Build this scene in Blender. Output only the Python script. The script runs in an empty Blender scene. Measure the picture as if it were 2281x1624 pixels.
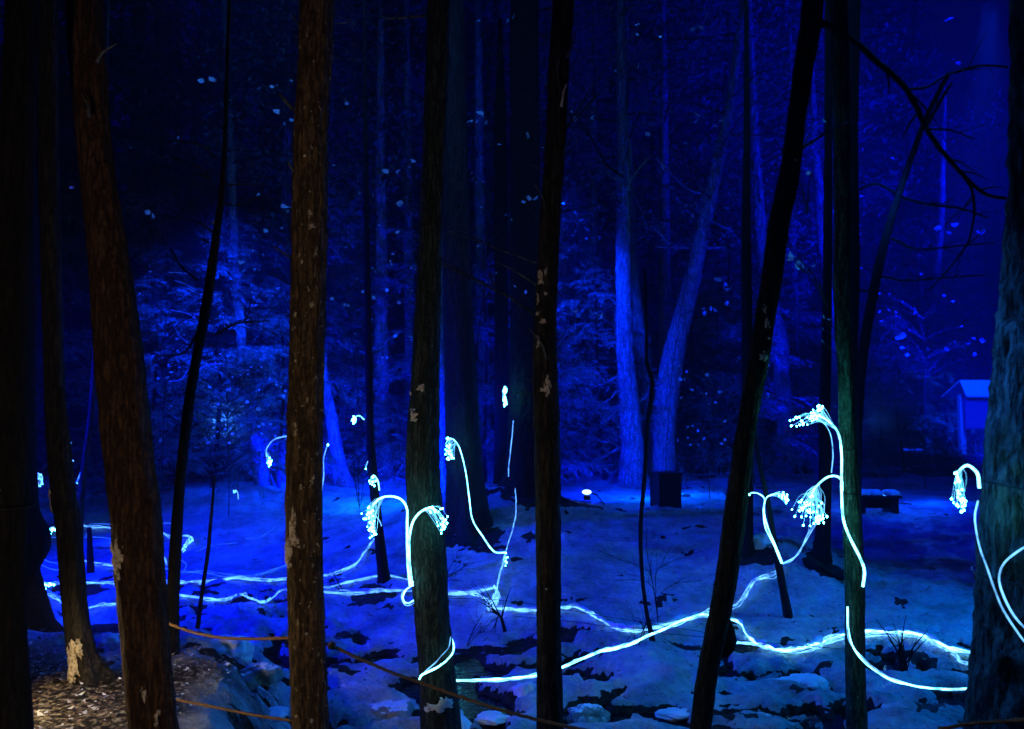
import bpy, math, random
from mathutils import Vector, Matrix, noise
random.seed(7)
R = math.radians
S = bpy.context.scene
COL = S.collection

# ------------------------------------------------------------------ camera, world, lights, exposure
CAM_Z, PITCH, FPX = 1.65, R(2.8), 1790.0
cam_d = bpy.data.cameras.new('camera'); cam = bpy.data.objects.new('camera', cam_d); COL.objects.link(cam)
cam.location = (0, 0, CAM_Z); cam.rotation_euler = (R(90) + PITCH, 0, 0)
cam_d.sensor_width = 36; cam_d.lens = 36 * FPX / 2281.0; cam_d.clip_start = .05; cam_d.clip_end = 600
cam_d.dof.use_dof = True; cam_d.dof.focus_distance = 6.0; cam_d.dof.aperture_fstop = 2.6
S.camera = cam
W = bpy.data.worlds.new('World'); S.world = W; W.use_nodes = True
nt = W.node_tree; bg = nt.nodes['Background']
sky = nt.nodes.new('ShaderNodeTexSky'); sky.sky_type = 'NISHITA'; sky.sun_disc = False
sky.sun_elevation = R(-4); sky.sun_rotation = R(150)
mixw = nt.nodes.new('ShaderNodeMix'); mixw.data_type = 'RGBA'; mixw.inputs[0].default_value = .97
mixw.inputs[7].default_value = (0, .0004, .045, 1)
nt.links.new(sky.outputs[0], mixw.inputs[6]); nt.links.new(mixw.outputs[2], bg.inputs[0])
bg.inputs[1].default_value = .8
BLUE = (.0, .004, 1.0); CYAN = (.05, .55, 1.0); WARM = (1.0, .74, .36)

def spot(name, loc, aim, watts, color, ang=90, blend=.6, rad=.08):
    l = bpy.data.lights.new(name, 'SPOT'); l.energy = watts; l.color = color
    l.spot_size = R(ang); l.spot_blend = blend; l.shadow_soft_size = rad
    o = bpy.data.objects.new(name, l); COL.objects.link(o); o.location = loc
    o.rotation_euler = (Vector(aim) - Vector(loc)).to_track_quat('-Z', 'Y').to_euler()
    return o
def point(name, loc, watts, color, rad=.1):
    l = bpy.data.lights.new(name, 'POINT'); l.energy = watts; l.color = color; l.shadow_soft_size = rad
    o = bpy.data.objects.new(name, l); COL.objects.link(o); o.location = loc; return o
S.view_settings.view_transform = 'Standard'; S.view_settings.look = 'None'
S.view_settings.exposure = 0; S.view_settings.gamma = 1; S.view_settings.use_curve_mapping = False
S.cycles.max_bounces = 5; S.cycles.diffuse_bounces = 3; S.cycles.sample_clamp_indirect = 3
S.cycles.use_denoising = True
FLOODS = [  # location, aim, watts, cone, fixture label (None: outside the frame)
 ((-3.75, 14.4, .25), (-7.0, 21, 3.6), 4200, 100, 'blue floodlight on the snow under the hemlocks behind the leaning left trunks'),
 ((-1.45, 13.4, .25), (-2.8, 22, 4.2), 5200, 100, 'blue floodlight on the bright snow patch behind the teal lit trunk'),
 ((1.20, 12.9, .22), (3.8, 22, 5.0), 2600, 105, 'small blue floodlight with a bright oval lens at the left end of the lit clearing'),
 ((5.63, 14.5, .25), (8.3, 20, 8.5), 5000, 84, 'blue floodlight on the snow behind the leaning trunk'),
 ((8.6, 14.2, .25), (12.0, 23, 13.5), 20000, 84, 'blue floodlight beside the snow topped bench'),
]
FILL_SPOTS = [  # unseen spots added as fill for snow, trunks and foliage, without fixtures
 ((-8.6, 8.2, 3.2), (-3.0, 10.0, -.4), 8500, 80, BLUE),
 ((-2.6, 6.6, 6.6), (-2.4, 9.0, -.4), 900, 80, BLUE),
 ((7.0, 7.2, 1.9), (1.8, 7.6, -.5), 900, 78, (.0, .20, 1.0)),
 ((2.6, 5.6, 6.2), (2.6, 5.6, -.6), 480, 62, (.0, .24, 1.0)),
 ((0.6, 6.3, 6.8), (.7, 8.6, -.4), 110, 66, (.0, .22, 1.0)),
 ((-1.6, 5.8, 6.0), (-1.5, 5.1, -.4), 240, 52, (.0, .16, 1.0)),
 ((-6.0, 16.5, 1.2), (.5, 7.5, 4.0), 1500, 80, (.02, .14, 1.0)),
 ((7.5, 16.5, 1.2), (2.0, 7.0, 4.2), 1700, 80, (.02, .14, 1.0)),
 ((1.2, 3.6, 3.2), (2.12, 3.1, 1.05), 260, 34, (.02, .22, 1.0)),
 ((-2.6, 6.0, 6.8), (-3.2, 12.5, 5.6), 700, 95, (.02, .20, 1.0)),
 ((1.9, 6.0, 6.8), (2.4, 12.5, 5.6), 480, 95, (.02, .20, 1.0)),
 ((4.7, 9.4, 6.6), (5.6, 12.2, .3), 2600, 16, (.0, .10, 1.0)),
 ((7.6, 14.6, 3.6), (6.0, 12.3, 0), 700, 46, BLUE),
 ((12.5, 20.5, 12.2), (15.3, 26.5, 1.9), 60000, 26, (.0, .03, 1.0)),
 ((12.0, 21.5, 2.6), (15.5, 26.4, 1.7), 2400, 44, BLUE),
 ((20.0, 23.5, 8.0), (11.0, 29, 11.5), 24000, 85, BLUE),
 ((15.0, 14.0, 9.5), (4.0, 25, 9.5), 9000, 70, BLUE),
 ((-4.4, 12.0, 4.6), (-5.3, 15.5, 2.0), 5200, 95, (.0, .02, 1.0)),
 ((1.0, 14.6, 5.8), (1.7, 18.6, 1.6), 6500, 66, (.0, .02, 1.0)),
 ((-2.4, 12.6, 4.8), (-4.2, 15.6, 1.4), 2600, 70, (.0, .04, 1.0)),
]

# ------------------------------------------------------------------ pixels to world
CT, ST = math.cos(PITCH), math.sin(PITCH)
def ray(u, v):
    a = (u - 1140.5) / FPX; b = (812 - v) / FPX
    return Vector((a, CT - b * ST, ST + b * CT))
def P(u, v, d):
    r = ray(u, v); return Vector((0, 0, CAM_Z)) + r * (d / r.y)
def LL(x, y): return (x / 2, 812 + y / 2)
def LR(x, y): return (1140.5 + x / 2, 812 + y / 2)
def UL(x, y): return (x / 2, y / 2)
def UR(x, y): return (1140.5 + x / 2, y / 2)
def sst(a, b, x):
    t = max(0, min(1, (x - a) / (b - a))); return t * t * (3 - 2 * t)
WATER = -.665
MOUNDS = [(-.15, 12.4, 1.0, .42), (3.2, 9.7, .75, .30), (1.0, 10.2, 1.6, .10), (4.6, 8.4, .9, .16), (-5.2, 14.5, 1.6, .25), (-2.4, 3.9, .8, .06)]
def ground_smooth(x, y):
    near = 3.15 + 2.15 * sst(-.95, -2.3, x) * sst(-9, -5, x) + .12 * math.sin(x * 1.7)
    n0 = sst(near, near + 1.15 + 1.3 * sst(-.9, -1.8, x), y)
    f0, f1 = 7.2, 12.2
    k = sst(-1, -4, x); f0 += 1.6 * k; f1 += 4.0 * k
    z = -.62 * n0 + .62 * sst(f0, f1, y)
    for mx, my, s, h in MOUNDS:
        q = ((x - mx) ** 2 + (y - my) ** 2) / (s * s)
        if q < 12: z += h * math.exp(-q)
    if y > 34: z += (y - 34) * .085 + .0010 * (y - 34) ** 2
    return z
def streamk(x, y):
    k = sst(-1, -4, x)
    return sst(4.0 + 1.2 * sst(-1.2, -2.2, x), 4.7 + 1.2 * sst(-1.2, -2.2, x), y + .3 * noise.noise((x * .8, 3, 1))) * (1 - sst(7.1 + 2.6 * k, 8.3 + 3 * k, y + .8 * noise.noise((x * .7, 9, 1))))
def ground(x, y):
    z = ground_smooth(x, y)
    if abs(x) < 14 and -2 < y < 24:
        s = streamk(x, y)
        p = (x * 1.25, y * 1.9, 4.0)
        n = noise.noise(p) + .5 * noise.noise((x * 3.1, y * 4.4, 1.0)) + .22 * noise.noise((x * 8, y * 10, 2.))
        if s > 0:
            pad = sst(-.24, -.02, n - .03 * sst(.6, 1, s) + .16 * noise.noise((x * 6, y * 13, 3.)) + .08 * noise.noise((x * 17, y * 26, 3.)))
            pil = .10 * max(0, n) + .03 * noise.noise((x * 5, y * 6, 8.))
            z += s * (-.09 * (1 - pad) + .035 * pad + pil)
        k2 = sst(3.4, 5, y); z += .035 * noise.noise((x * 2.0, y * 2.2, 5.)) + k2 * (.030 * noise.noise((x * 5, y * 6, 6.)) + .020 * noise.noise((x * 11, y * 13, 6.)) + .009 * noise.noise((x * 25, y * 27, 6.))) + .04 * noise.noise((x * .6, y * .6, 7.))
    elif y > 24: z += .12 * noise.noise((x * .25, y * .25, 7.))
    return z
def G(u, v, lift=0.0, dmax=60, fn=ground_smooth):
    r = ray(u, v); t = 1.5; o = Vector((0, 0, CAM_Z))
    while t < dmax:
        p = o + r * t
        if p.z <= fn(p.x, p.y) + lift: return p
        t += .03 if t < 14 else .12
    return o + r * dmax

# ------------------------------------------------------------------ materials
def mat(name, build):
    m = bpy.data.materials.new(name); m.use_nodes = True
    n = m.node_tree.nodes; l = m.node_tree.links; b = n['Principled BSDF']
    build(n, l, b); return m
def nz(n, l, scale, detail=6, rough=.6, coord=None, sc=(1, 1, 1), ty='ShaderNodeTexNoise'):
    t = n.new(ty); t.inputs['Scale'].default_value = scale
    if ty == 'ShaderNodeTexNoise': t.inputs['Detail'].default_value = detail; t.inputs['Roughness'].default_value = rough
    c = n.new('ShaderNodeTexCoord'); mp = n.new('ShaderNodeMapping'); mp.inputs['Scale'].default_value = sc
    l.new(c.outputs[coord or 'Object'], mp.inputs[0]); l.new(mp.outputs[0], t.inputs['Vector']); return t
def ramp(n, l, src, stops):
    r = n.new('ShaderNodeValToRGB'); e = r.color_ramp.elements
    while len(e) < len(stops): e.new(.5)
    for i, (p, c) in enumerate(stops): e[i].position = p; e[i].color = (*c, 1) if len(c) == 3 else (c[0],) * 3 + (1,)
    l.new(src, r.inputs[0]); return r
def mix(n, l, f, a, b):
    m = n.new('ShaderNodeMix'); m.data_type = 'RGBA'
    for k, x in ((0, f), (6, a), (7, b)):
        if isinstance(x, (int, float)): m.inputs[k].default_value = x
        elif isinstance(x, tuple): m.inputs[k].default_value = (*x, 1)
        else: l.new(x, m.inputs[k])
    return m.outputs[2]
def bump(n, l, b, h, st=.5, dist=.02, prev=None):
    u = n.new('ShaderNodeBump'); u.inputs['Strength'].default_value = st; u.inputs['Distance'].default_value = dist
    l.new(h, u.inputs['Height'])
    if prev: l.new(prev, u.inputs['Normal'])
    l.new(u.outputs[0], b.inputs['Normal']); return u.outputs[0]
def bark(name, dark, light, lichen, thr=.66, sc=14.0):
    def f(n, l, b):
        w = nz(n, l, 2.2 * sc, 5, .65, sc=(1, 1, .13)); a = nz(n, l, 5 * sc, 5, .7, sc=(1, 1, .45)); g = nz(n, l, 2.2, 4)
        v = nz(n, l, 1.5 * sc, 3, .6, sc=(1, 1, .4))
        ab = n.new('ShaderNodeMath'); ab.operation = 'SUBTRACT'; ab.inputs[1].default_value = .5; l.new(w.outputs[0], ab.inputs[0])
        a2 = n.new('ShaderNodeMath'); a2.operation = 'ABSOLUTE'; l.new(ab.outputs[0], a2.inputs[0])
        crack = ramp(n, l, a2.outputs[0], [(.0, (.25,)), (.07, (1,))])
        c1 = ramp(n, l, a.outputs[0], [(.3, dark), (.62, light)])
        m = n.new('ShaderNodeMix'); m.data_type = 'RGBA'; m.blend_type = 'MULTIPLY'; m.inputs[0].default_value = .85
        l.new(c1.outputs[0], m.inputs[6]); l.new(crack.outputs[0], m.inputs[7])
        li = nz(n, l, 38, 3, .6, sc=(1, 1, .7)); lr = ramp(n, l, li.outputs[0], [(thr, (0,)), (thr + .02, (1,))])
        l.new(mix(n, l, lr.outputs[0], m.outputs[2], lichen), b.inputs['Base Color'])
        b.inputs['Roughness'].default_value = .85; b.inputs['Specular IOR Level'].default_value = .2
        u = bump(n, l, b, crack.outputs[0], .8, .02); u = bump(n, l, b, v.outputs[0], .8, .05, u); bump(n, l, b, a.outputs[0], .8, .02, u)
    return mat(name, f)
M = {}
M['bark_brown'] = bark('bark_brown', (.045, .030, .016), (.20, .125, .065), (.60, .52, .38), .645)
M['bark_red'] = bark('bark_red', (.030, .015, .008), (.12, .060, .032), (.45, .36, .26), .74)
M['bark_grey'] = bark('bark_grey', (.013, .018, .015), (.068, .088, .072), (.36, .38, .32), .72)
M['bark_dark'] = bark('bark_dark', (.018, .015, .012), (.06, .05, .04), (.22, .2, .16), .74)
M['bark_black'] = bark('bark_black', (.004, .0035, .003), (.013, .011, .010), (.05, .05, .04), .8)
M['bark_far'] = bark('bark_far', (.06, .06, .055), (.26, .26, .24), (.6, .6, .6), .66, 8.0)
M['bark_moss'] = bark('bark_moss', (.035, .055, .035), (.17, .24, .16), (.42, .48, .38), .70)
M['bark_plate'] = bark('bark_plate', (.035, .04, .045), (.16, .17, .17), (.3, .3, .3), .78, 6.0)
def fsnow(n, l, b):
    a = nz(n, l, 40, 5); g = nz(n, l, 6, 5)
    l.new(ramp(n, l, g.outputs[0], [(.25, (.5, .52, .55)), (.65, (.84, .86, .9))]).outputs[0], b.inputs['Base Color'])
    b.inputs['Roughness'].default_value = .75; bump(n, l, b, a.outputs[0], .35, .02)
M['snow'] = mat('snow', fsnow)
def fcrust(n, l, b):
    g = nz(n, l, 60, 3); l.new(ramp(n, l, g.outputs[0], [(.42, (.3, .22, .14)), (.52, (.62, .55, .45))]).outputs[0], b.inputs['Base Color'])
    b.inputs['Roughness'].default_value = .9
M['crust'] = mat('crust', fcrust)
def frock(n, l, b):
    a = nz(n, l, 5, 8, .7); c = nz(n, l, 28, 6)
    base = ramp(n, l, a.outputs[0], [(.3, (.16, .15, .13)), (.7, (.42, .38, .33))]).outputs[0]
    ge = n.new('ShaderNodeNewGeometry'); sx = n.new('ShaderNodeSeparateXYZ'); l.new(ge.outputs['Normal'], sx.inputs[0])
    ad = n.new('ShaderNodeMath'); ad.operation = 'MULTIPLY_ADD'; ad.inputs[1].default_value = .9; l.new(c.outputs[0], ad.inputs[0]); l.new(sx.outputs[2], ad.inputs[2])
    k = ramp(n, l, ad.outputs[0], [(.0, (0,)), (1, (1,))]); k.color_ramp.elements[0].position = .93; k.color_ramp.elements[1].position = .99
    md = n.new('ShaderNodeMath'); md.operation = 'MULTIPLY'; md.inputs[1].default_value = .72; l.new(ad.outputs[0], md.inputs[0]); l.new(md.outputs[0], k.inputs[0])
    l.new(mix(n, l, k.outputs[0], base, (.8, .82, .85)), b.inputs['Base Color']); b.inputs['Roughness'].default_value = .8
    bump(n, l, b, c.outputs[0], .8, .03)
M['rock'] = mat('rock', frock)
def fground(n, l, b):
    at = n.new('ShaderNodeAttribute'); at.attribute_name = 'bare'
    al = n.new('ShaderNodeAttribute'); al.attribute_name = 'litter'
    c = nz(n, l, 22, 6); s = nz(n, l, 1.6, 9, .78); fine = nz(n, l, 60, 4); lc = nz(n, l, 26, 3, .6)
    snow = ramp(n, l, s.outputs[0], [(.34, (.20, .22, .24)), (.47, (.46, .49, .52)), (.62, (.80, .83, .86))]).outputs[0]
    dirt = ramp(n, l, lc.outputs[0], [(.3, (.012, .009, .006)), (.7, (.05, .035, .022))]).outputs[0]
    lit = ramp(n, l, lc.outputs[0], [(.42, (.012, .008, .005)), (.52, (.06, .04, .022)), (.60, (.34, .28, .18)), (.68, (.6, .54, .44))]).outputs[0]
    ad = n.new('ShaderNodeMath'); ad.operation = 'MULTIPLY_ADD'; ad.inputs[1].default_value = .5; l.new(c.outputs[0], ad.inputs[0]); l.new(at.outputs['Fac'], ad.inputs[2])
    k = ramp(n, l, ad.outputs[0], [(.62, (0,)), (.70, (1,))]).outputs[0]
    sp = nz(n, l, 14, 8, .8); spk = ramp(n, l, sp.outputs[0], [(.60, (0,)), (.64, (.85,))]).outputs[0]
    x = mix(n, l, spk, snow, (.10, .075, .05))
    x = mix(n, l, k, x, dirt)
    l.new(mix(n, l, al.outputs['Fac'], x, lit), b.inputs['Base Color'])
    b.inputs['Roughness'].default_value = .8; b.inputs['Specular IOR Level'].default_value = .25
    u = bump(n, l, b, fine.outputs[0], .9, .03); u = bump(n, l, b, c.outputs[0], .9, .09, u)
M['ground'] = mat('snowy_ground', fground)
def fwater(n, l, b):
    b.inputs['Base Color'].default_value = (.003, .004, .006, 1); b.inputs['Roughness'].default_value = .12
    a = nz(n, l, 9, 3, sc=(1, 2, 1)); bump(n, l, b, a.outputs[0], .25, .03)
M['water'] = mat('water', fwater)
def flat(name, c, r=.7, spec=.3, nscale=30):
    def f(n, l, b):
        a = nz(n, l, nscale, 5); l.new(ramp(n, l, a.outputs[0], [(.3, tuple(x * .75 for x in c)), (.7, tuple(min(1, x * 1.15) for x in c))]).outputs[0], b.inputs['Base Color'])
        b.inputs['Roughness'].default_value = r; b.inputs['Specular IOR Level'].default_value = spec; bump(n, l, b, a.outputs[0], .3, .01)
    return mat(name, f)
def leafm(name, c, tr=.4):
    def f(n, l, b):
        out = [x for x in n if x.type == 'OUTPUT_MATERIAL'][0]
        oi = n.new('ShaderNodeTexCoord'); nzs = nz(n, l, 8, 2)
        cc = ramp(n, l, nzs.outputs[0], [(.3, tuple(x * .5 for x in c)), (.7, c)]).outputs[0]
        l.new(cc, b.inputs['Base Color']); b.inputs['Roughness'].default_value = .7
        t = n.new('ShaderNodeBsdfTranslucent'); l.new(cc, t.inputs[0]); m = n.new('ShaderNodeMixShader'); m.inputs[0].default_value = tr
        l.new(b.outputs[0], m.inputs[1]); l.new(t.outputs[0], m.inputs[2]); l.new(m.outputs[0], out.inputs[0])
    return mat(name, f)
M['needles'] = leafm('hemlock_needles', (.24, .28, .22), .4)
M['canopy'] = leafm('canopy_leaves', (.15, .18, .14), .45)
M['dryleaf'] = leafm('dry_beech_leaf', (.92, .92, .88), .4)
M['litterleaf'] = leafm('fallen_leaf', (.26, .19, .11), .1)
M['rope'] = flat('rope_fibre', (.30, .17, .07), .9, .1, 90)
M['wood'] = flat('board_wood', (.22, .20, .18)); M['panel'] = flat('notice_panel', (.42, .42, .42), .6)
M['black'] = flat('black_plastic', (.012, .012, .012), .5); M['wire'] = flat('black_wire', (.01, .01, .01), .6)
def emis(name, c, s, edge=None):
    def f(n, l, b):
        b.inputs['Base Color'].default_value = (.6, .7, .8, 1); b.inputs['Roughness'].default_value = .4
        b.inputs['Emission Color'].default_value = (*c, 1); b.inputs['Emission Strength'].default_value = s
        if 'glow' in name:
            a = nz(n, l, 9, 4, .7, 'Object'); rr = ramp(n, l, a.outputs[0], [(.36, (.12,)), (.5, (.6,)), (.66, (1.0,))]); mm = n.new('ShaderNodeMath'); mm.operation = 'MULTIPLY'; mm.inputs[1].default_value = s * 1.5
            l.new(rr.outputs[0], mm.inputs[0]); l.new(mm.outputs[0], b.inputs['Emission Strength'])
    return mat(name, f)
M['fib_white'] = emis('fibre_glow_white', (.19, .84, 1.0), 6.0)
M['fib_cyan'] = emis('fibre_glow_cyan', (.15, .50, 1.0), 1.8)
M['fib_far'] = emis('fibre_glow_far', (.09, .34, 1.0), 1.9)
M['fib_blue'] = emis('fibre_glow_blue', (.02, .15, 1.0), .9)
M['tip'] = emis('fibre_tip', (.07, .88, 1.0), 46.0)
M['tip_blue'] = emis('fibre_tip_blue', (.08, .42, 1.0), 4.0)
M['lens'] = emis('flood_lens', (.35, .6, 1.0), 4.0); M['warmlens'] = emis('warm_lens', (1, .6, .3), 6.0)

# ------------------------------------------------------------------ mesh helpers
class MB:
    def __init__(s): s.v = []; s.f = []
    def tube(s, pts, rad, n=8, cap=True, disp=None):
        pts = [Vector(p) for p in pts]; base = len(s.v); N = len(pts)
        if not hasattr(rad, '__len__'): rad = [rad] * N
        t0 = (pts[1] - pts[0]).normalized()
        a = t0.cross(Vector((0, 1, 0)) if abs(t0.y) < .9 else Vector((1, 0, 0))).normalized()
        for i, p in enumerate(pts):
            t = (pts[min(i + 1, N - 1)] - pts[max(i - 1, 0)]).normalized()
            a = (a - t * a.dot(t)).normalized(); b = t.cross(a)
            for k in range(n):
                g = 2 * math.pi * k / n; dr = a * math.cos(g) + b * math.sin(g); r = rad[i]
                if disp: r += disp(p, dr, r)
                s.v.append(p + dr * r)
        for i in range(N - 1):
            for k in range(n):
                q = base + i * n + k; w = base + i * n + (k + 1) % n
                s.f.append((q, w, w + n, q + n))
        if cap:
            s.f.append(tuple(base + k for k in reversed(range(n)))); s.f.append(tuple(base + (N - 1) * n + k for k in range(n)))
        return s
    def box(s, c, h, rot=None):
        b = len(s.v); c = Vector(c)
        for z in (-1, 1):
            for y in (-1, 1):
                for x in (-1, 1):
                    p = Vector((x * h[0], y * h[1], z * h[2])); s.v.append(c + (rot @ p if rot else p))
        for q in ((0, 2, 3, 1), (4, 5, 7, 6), (0, 1, 5, 4), (2, 6, 7, 3), (0, 4, 6, 2), (1, 3, 7, 5)): s.f.append(tuple(b + i for i in q))
        return s
    def leaf(s, p, d, side, L, w, fold=.0):
        b = len(s.v); nrm = d.cross(side)
        s.v += [p, p + d * L * .45 + side * w + nrm * fold, p + d * L, p + d * L * .45 - side * w + nrm * fold]
        s.f.append((b, b + 1, b + 2, b + 3)); return s
    def quad(s, a, b, c, d):
        k = len(s.v); s.v += [a, b, c, d]; s.f.append((k, k + 1, k + 2, k + 3))
    def ico(s, c, r, lat=6, lon=8):
        b = len(s.v); c = Vector(c); s.v.append(c + Vector((0, 0, r)))
        for i in range(1, lat):
            for j in range(lon):
                th = math.pi * i / lat; ph = 2 * math.pi * j / lon
                s.v.append(c + Vector((math.sin(th) * math.cos(ph), math.sin(th) * math.sin(ph), math.cos(th))) * r)
        s.v.append(c - Vector((0, 0, r))); e = len(s.v) - 1
        for j in range(lon):
            s.f.append((b, b + 1 + j, b + 1 + (j + 1) % lon)); k = b + 1 + (lat - 2) * lon
            s.f.append((e, k + (j + 1) % lon, k + j))
            for i in range(lat - 2):
                q = b + 1 + i * lon + j; w = b + 1 + i * lon + (j + 1) % lon
                s.f.append((q, q + lon, w + lon, w))
        return s
    def build(s, name, m, parent=None, smooth=True):
        me = bpy.data.meshes.new(name)
        off = Vector(parent.location) if parent else Vector((0, 0, 0))
        me.from_pydata([tuple(v - off) for v in s.v], [], s.f); me.update()
        if smooth: me.polygons.foreach_set('use_smooth', [True] * len(me.polygons))
        me.materials.append(m); o = bpy.data.objects.new(name, me); COL.objects.link(o)
        if parent: o.parent = parent
        return o
def tag(o, label=None, cat=None, group=None, kind=None):
    for k, v in (('label', label), ('category', cat), ('group', group), ('kind', kind)):
        if v: o[k] = v
    return o
def thing(name, loc, label, cat, group=None):
    o = bpy.data.objects.new(name, None); COL.objects.link(o); o.location = loc; o.empty_display_size = .1
    return tag(o, label, cat, group)
def crom(pts, n=8):
    pts = [Vector(p) for p in pts]
    if len(pts) < 3: n = max(n, 2)
    q = [pts[0] * 2 - pts[1]] + pts + [pts[-1] * 2 - pts[-2]]; out = []
    for i in range(1, len(q) - 2):
        p0, p1, p2, p3 = q[i - 1:i + 3]
        for k in range(n):
            t = k / n
            out.append(.5 * ((2 * p1) + (p2 - p0) * t + (2 * p0 - 5 * p1 + 4 * p2 - p3) * t * t + (3 * p1 - p0 - 3 * p2 + p3) * t ** 3))
    out.append(pts[-1]); return out
def lerpv(xs, t):
    i = min(int(t * (len(xs) - 1)), len(xs) - 2); f = t * (len(xs) - 1) - i; return xs[i] * (1 - f) + xs[i + 1] * f

# ------------------------------------------------------------------ ground, stream
def axis(segs):
    out = [segs[0][0]]
    for a, b, st in segs:
        n = max(1, round((b - a) / st)); out += [a + (b - a) * i / n for i in range(1, n + 1)]
    return out
xs = axis([(-90, -40, 10), (-40, -14, 1.6), (-14, -6, .3), (-6, -3.2, .06), (-3.2, 4.2, .032), (4.2, 7, .07), (7, 14, .3), (14, 40, 1.6), (40, 90, 10)])
ys = axis([(-14, -2, 3), (-2, 2.6, .4), (2.6, 4, .06), (4, 8.6, .032), (8.6, 13, .05), (13, 24, .3), (24, 60, 1.5), (60, 120, 6)])
vs = []; bare = []; lit = []
for y in ys:
    for x in xs:
        z = ground(x, y); vs.append((x, y, z))
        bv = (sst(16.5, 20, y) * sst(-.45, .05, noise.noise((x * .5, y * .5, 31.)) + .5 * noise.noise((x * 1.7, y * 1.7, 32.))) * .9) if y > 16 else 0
        if abs(x) < 14 and 2 < y < 16.5:
            e = .05; gx = 0
            bv = sst(WATER + .075, WATER + .01, z) * (1.0)
            s = streamk(x, y)
            if s > 0:
                n_ = noise.noise((x * 1.25, y * 1.9, 4.0)) + .5 * noise.noise((x * 3.1, y * 4.4, 1.0)) + .22 * noise.noise((x * 8, y * 10, 2.))
                bv = max(bv, s * sst(-.06, -.16, n_ - .03 * sst(.6, 1, s) + .16 * noise.noise((x * 6, y * 13, 3.)) + .08 * noise.noise((x * 17, y * 26, 3.))))
            bn = noise.noise((x * 2.1, y * 2.6, 11.)) + .4 * noise.noise((x * 7, y * 7, 12.))
            bv = max(bv, sst(.55, .68, bn + .3 * noise.noise((x * 17, y * 17, 2.))) * sst(4.2, 5, y))
            for cx, cy, cr in ((-.66, 10.6, .42), (.25, 12.0, .5), (.9, 12.2, .3), (2.9, 9.5, .22), (-1.5, 9.0, .3), (3.6, 9.2, .25), (-4.1, 6.9, .5)):
                bv = max(bv, sst(1.1, .7, math.hypot(x - cx, (y - cy) * 1.2) / cr + 1.3 * bn + .5 * noise.noise((x * 12, y * 12, 9.))))
        lv = 0
        if y < 7:
            lv = sst(5.9, 5.0, y + .5 * noise.noise((x * 2, y * 2, 3.))) * (1 - sst(-1.95, -1.5, x + .25 * noise.noise((x * 3, y * 3, 5.))) * .95 * (1 - sst(2.1, 2.5, x) * sst(4.4, 3.9, y)))
        bare.append(bv); lit.append(lv)
nx = len(xs)
fs = [(j * nx + i, j * nx + i + 1, (j + 1) * nx + i + 1, (j + 1) * nx + i) for j in range(len(ys) - 1) for i in range(nx - 1)]
me = bpy.data.meshes.new('ground'); me.from_pydata(vs, [], fs); me.update()
me.polygons.foreach_set('use_smooth', [True] * len(me.polygons))
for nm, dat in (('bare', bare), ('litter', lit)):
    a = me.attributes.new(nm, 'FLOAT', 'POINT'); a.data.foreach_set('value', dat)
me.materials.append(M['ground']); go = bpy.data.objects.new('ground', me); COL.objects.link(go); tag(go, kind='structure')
wb = MB(); wb.quad(Vector((-30, 4.3, WATER)), Vector((30, 4.3, WATER)), Vector((30, 13, WATER)), Vector((-30, 13, WATER)))
tag(wb.build('stream_water', M['water']), kind='structure')

# ------------------------------------------------------------------ trunks
def trunk_path(pts, d, up=9.0, sub=6, db=0):
    """pts: (u, v, width) from the top down, all at depth d; continued upward out of frame and down into the ground"""
    c = [(P(u, v, d), w / FPX * d / 2) for u, v, w in pts]
    dirv = (c[0][0] - c[1][0]).normalized() if len(c) > 1 else Vector((0, 0, 1))
    dirv = (dirv + Vector((0, 0, .7))).normalized()
    top, r0 = c[0]; up_pts = []
    L = max(0, up - top.z)
    for k in (1.0, .66, .33):
        if L > .3: up_pts.append((top + dirv * L * k, r0 * (1 - .7 * k)))
    c = up_pts + c
    b, rb = c[-1]; dd = (c[-1][0] - c[-2][0]).normalized()
    zg = ground(b.x, b.y)
    if b.z > zg:
        t = (b.z - zg) / max(.3, -dd.z); g = b + dd * t
        zg = ground(g.x, g.y); g.z = zg
        if t > .25: c.append((b + dd * t * .6, rb * 1.06))
        c.append((g, rb * 1.3)); c.append((g - Vector((0, 0, .18)), rb * 1.7))
    else:
        c.append((Vector((b.x, b.y, zg - .15)), rb * 1.35)) if b.z > zg - .12 else None
    path = crom([x[0] for x in c], sub); rr = []
    rads = [x[1] for x in c]
    for i in range(len(path)): rr.append(lerpv(rads, i / (len(path) - 1)))
    return path, rr
def resample(path, rr, step):
    L = [0]
    for a, b in zip(path, path[1:]): L.append(L[-1] + (b - a).length)
    n = max(4, int(L[-1] / step)); o = []; r = []; j = 0
    for i in range(n + 1):
        s = L[-1] * i / n
        while j < len(L) - 2 and L[j + 1] < s: j += 1
        t = (s - L[j]) / max(1e-6, L[j + 1] - L[j]); t = min(1, max(0, t))
        o.append(path[j].lerp(path[j + 1], t)); r.append(rr[j] * (1 - t) + rr[j + 1] * t)
    return o, r
def barkdisp(amp, f, seed):
    def g(p, dr, r):
        q = Vector((dr.x * f * r * 3 + seed, dr.y * f * r * 3, p.z * f * .22))
        n1 = 1 - abs(noise.noise(q)) * 2.2
        n2 = noise.noise((dr.x * 1.2 + seed, dr.y * 1.2, p.z * .9))
        n3 = noise.noise((dr.x * f * .4 * r + p.z * 3, dr.y * 3 + seed, p.z * 14))
        return amp * n1 + r * .07 * n2 + amp * .5 * n3
    return g
TREES = {}
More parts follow.
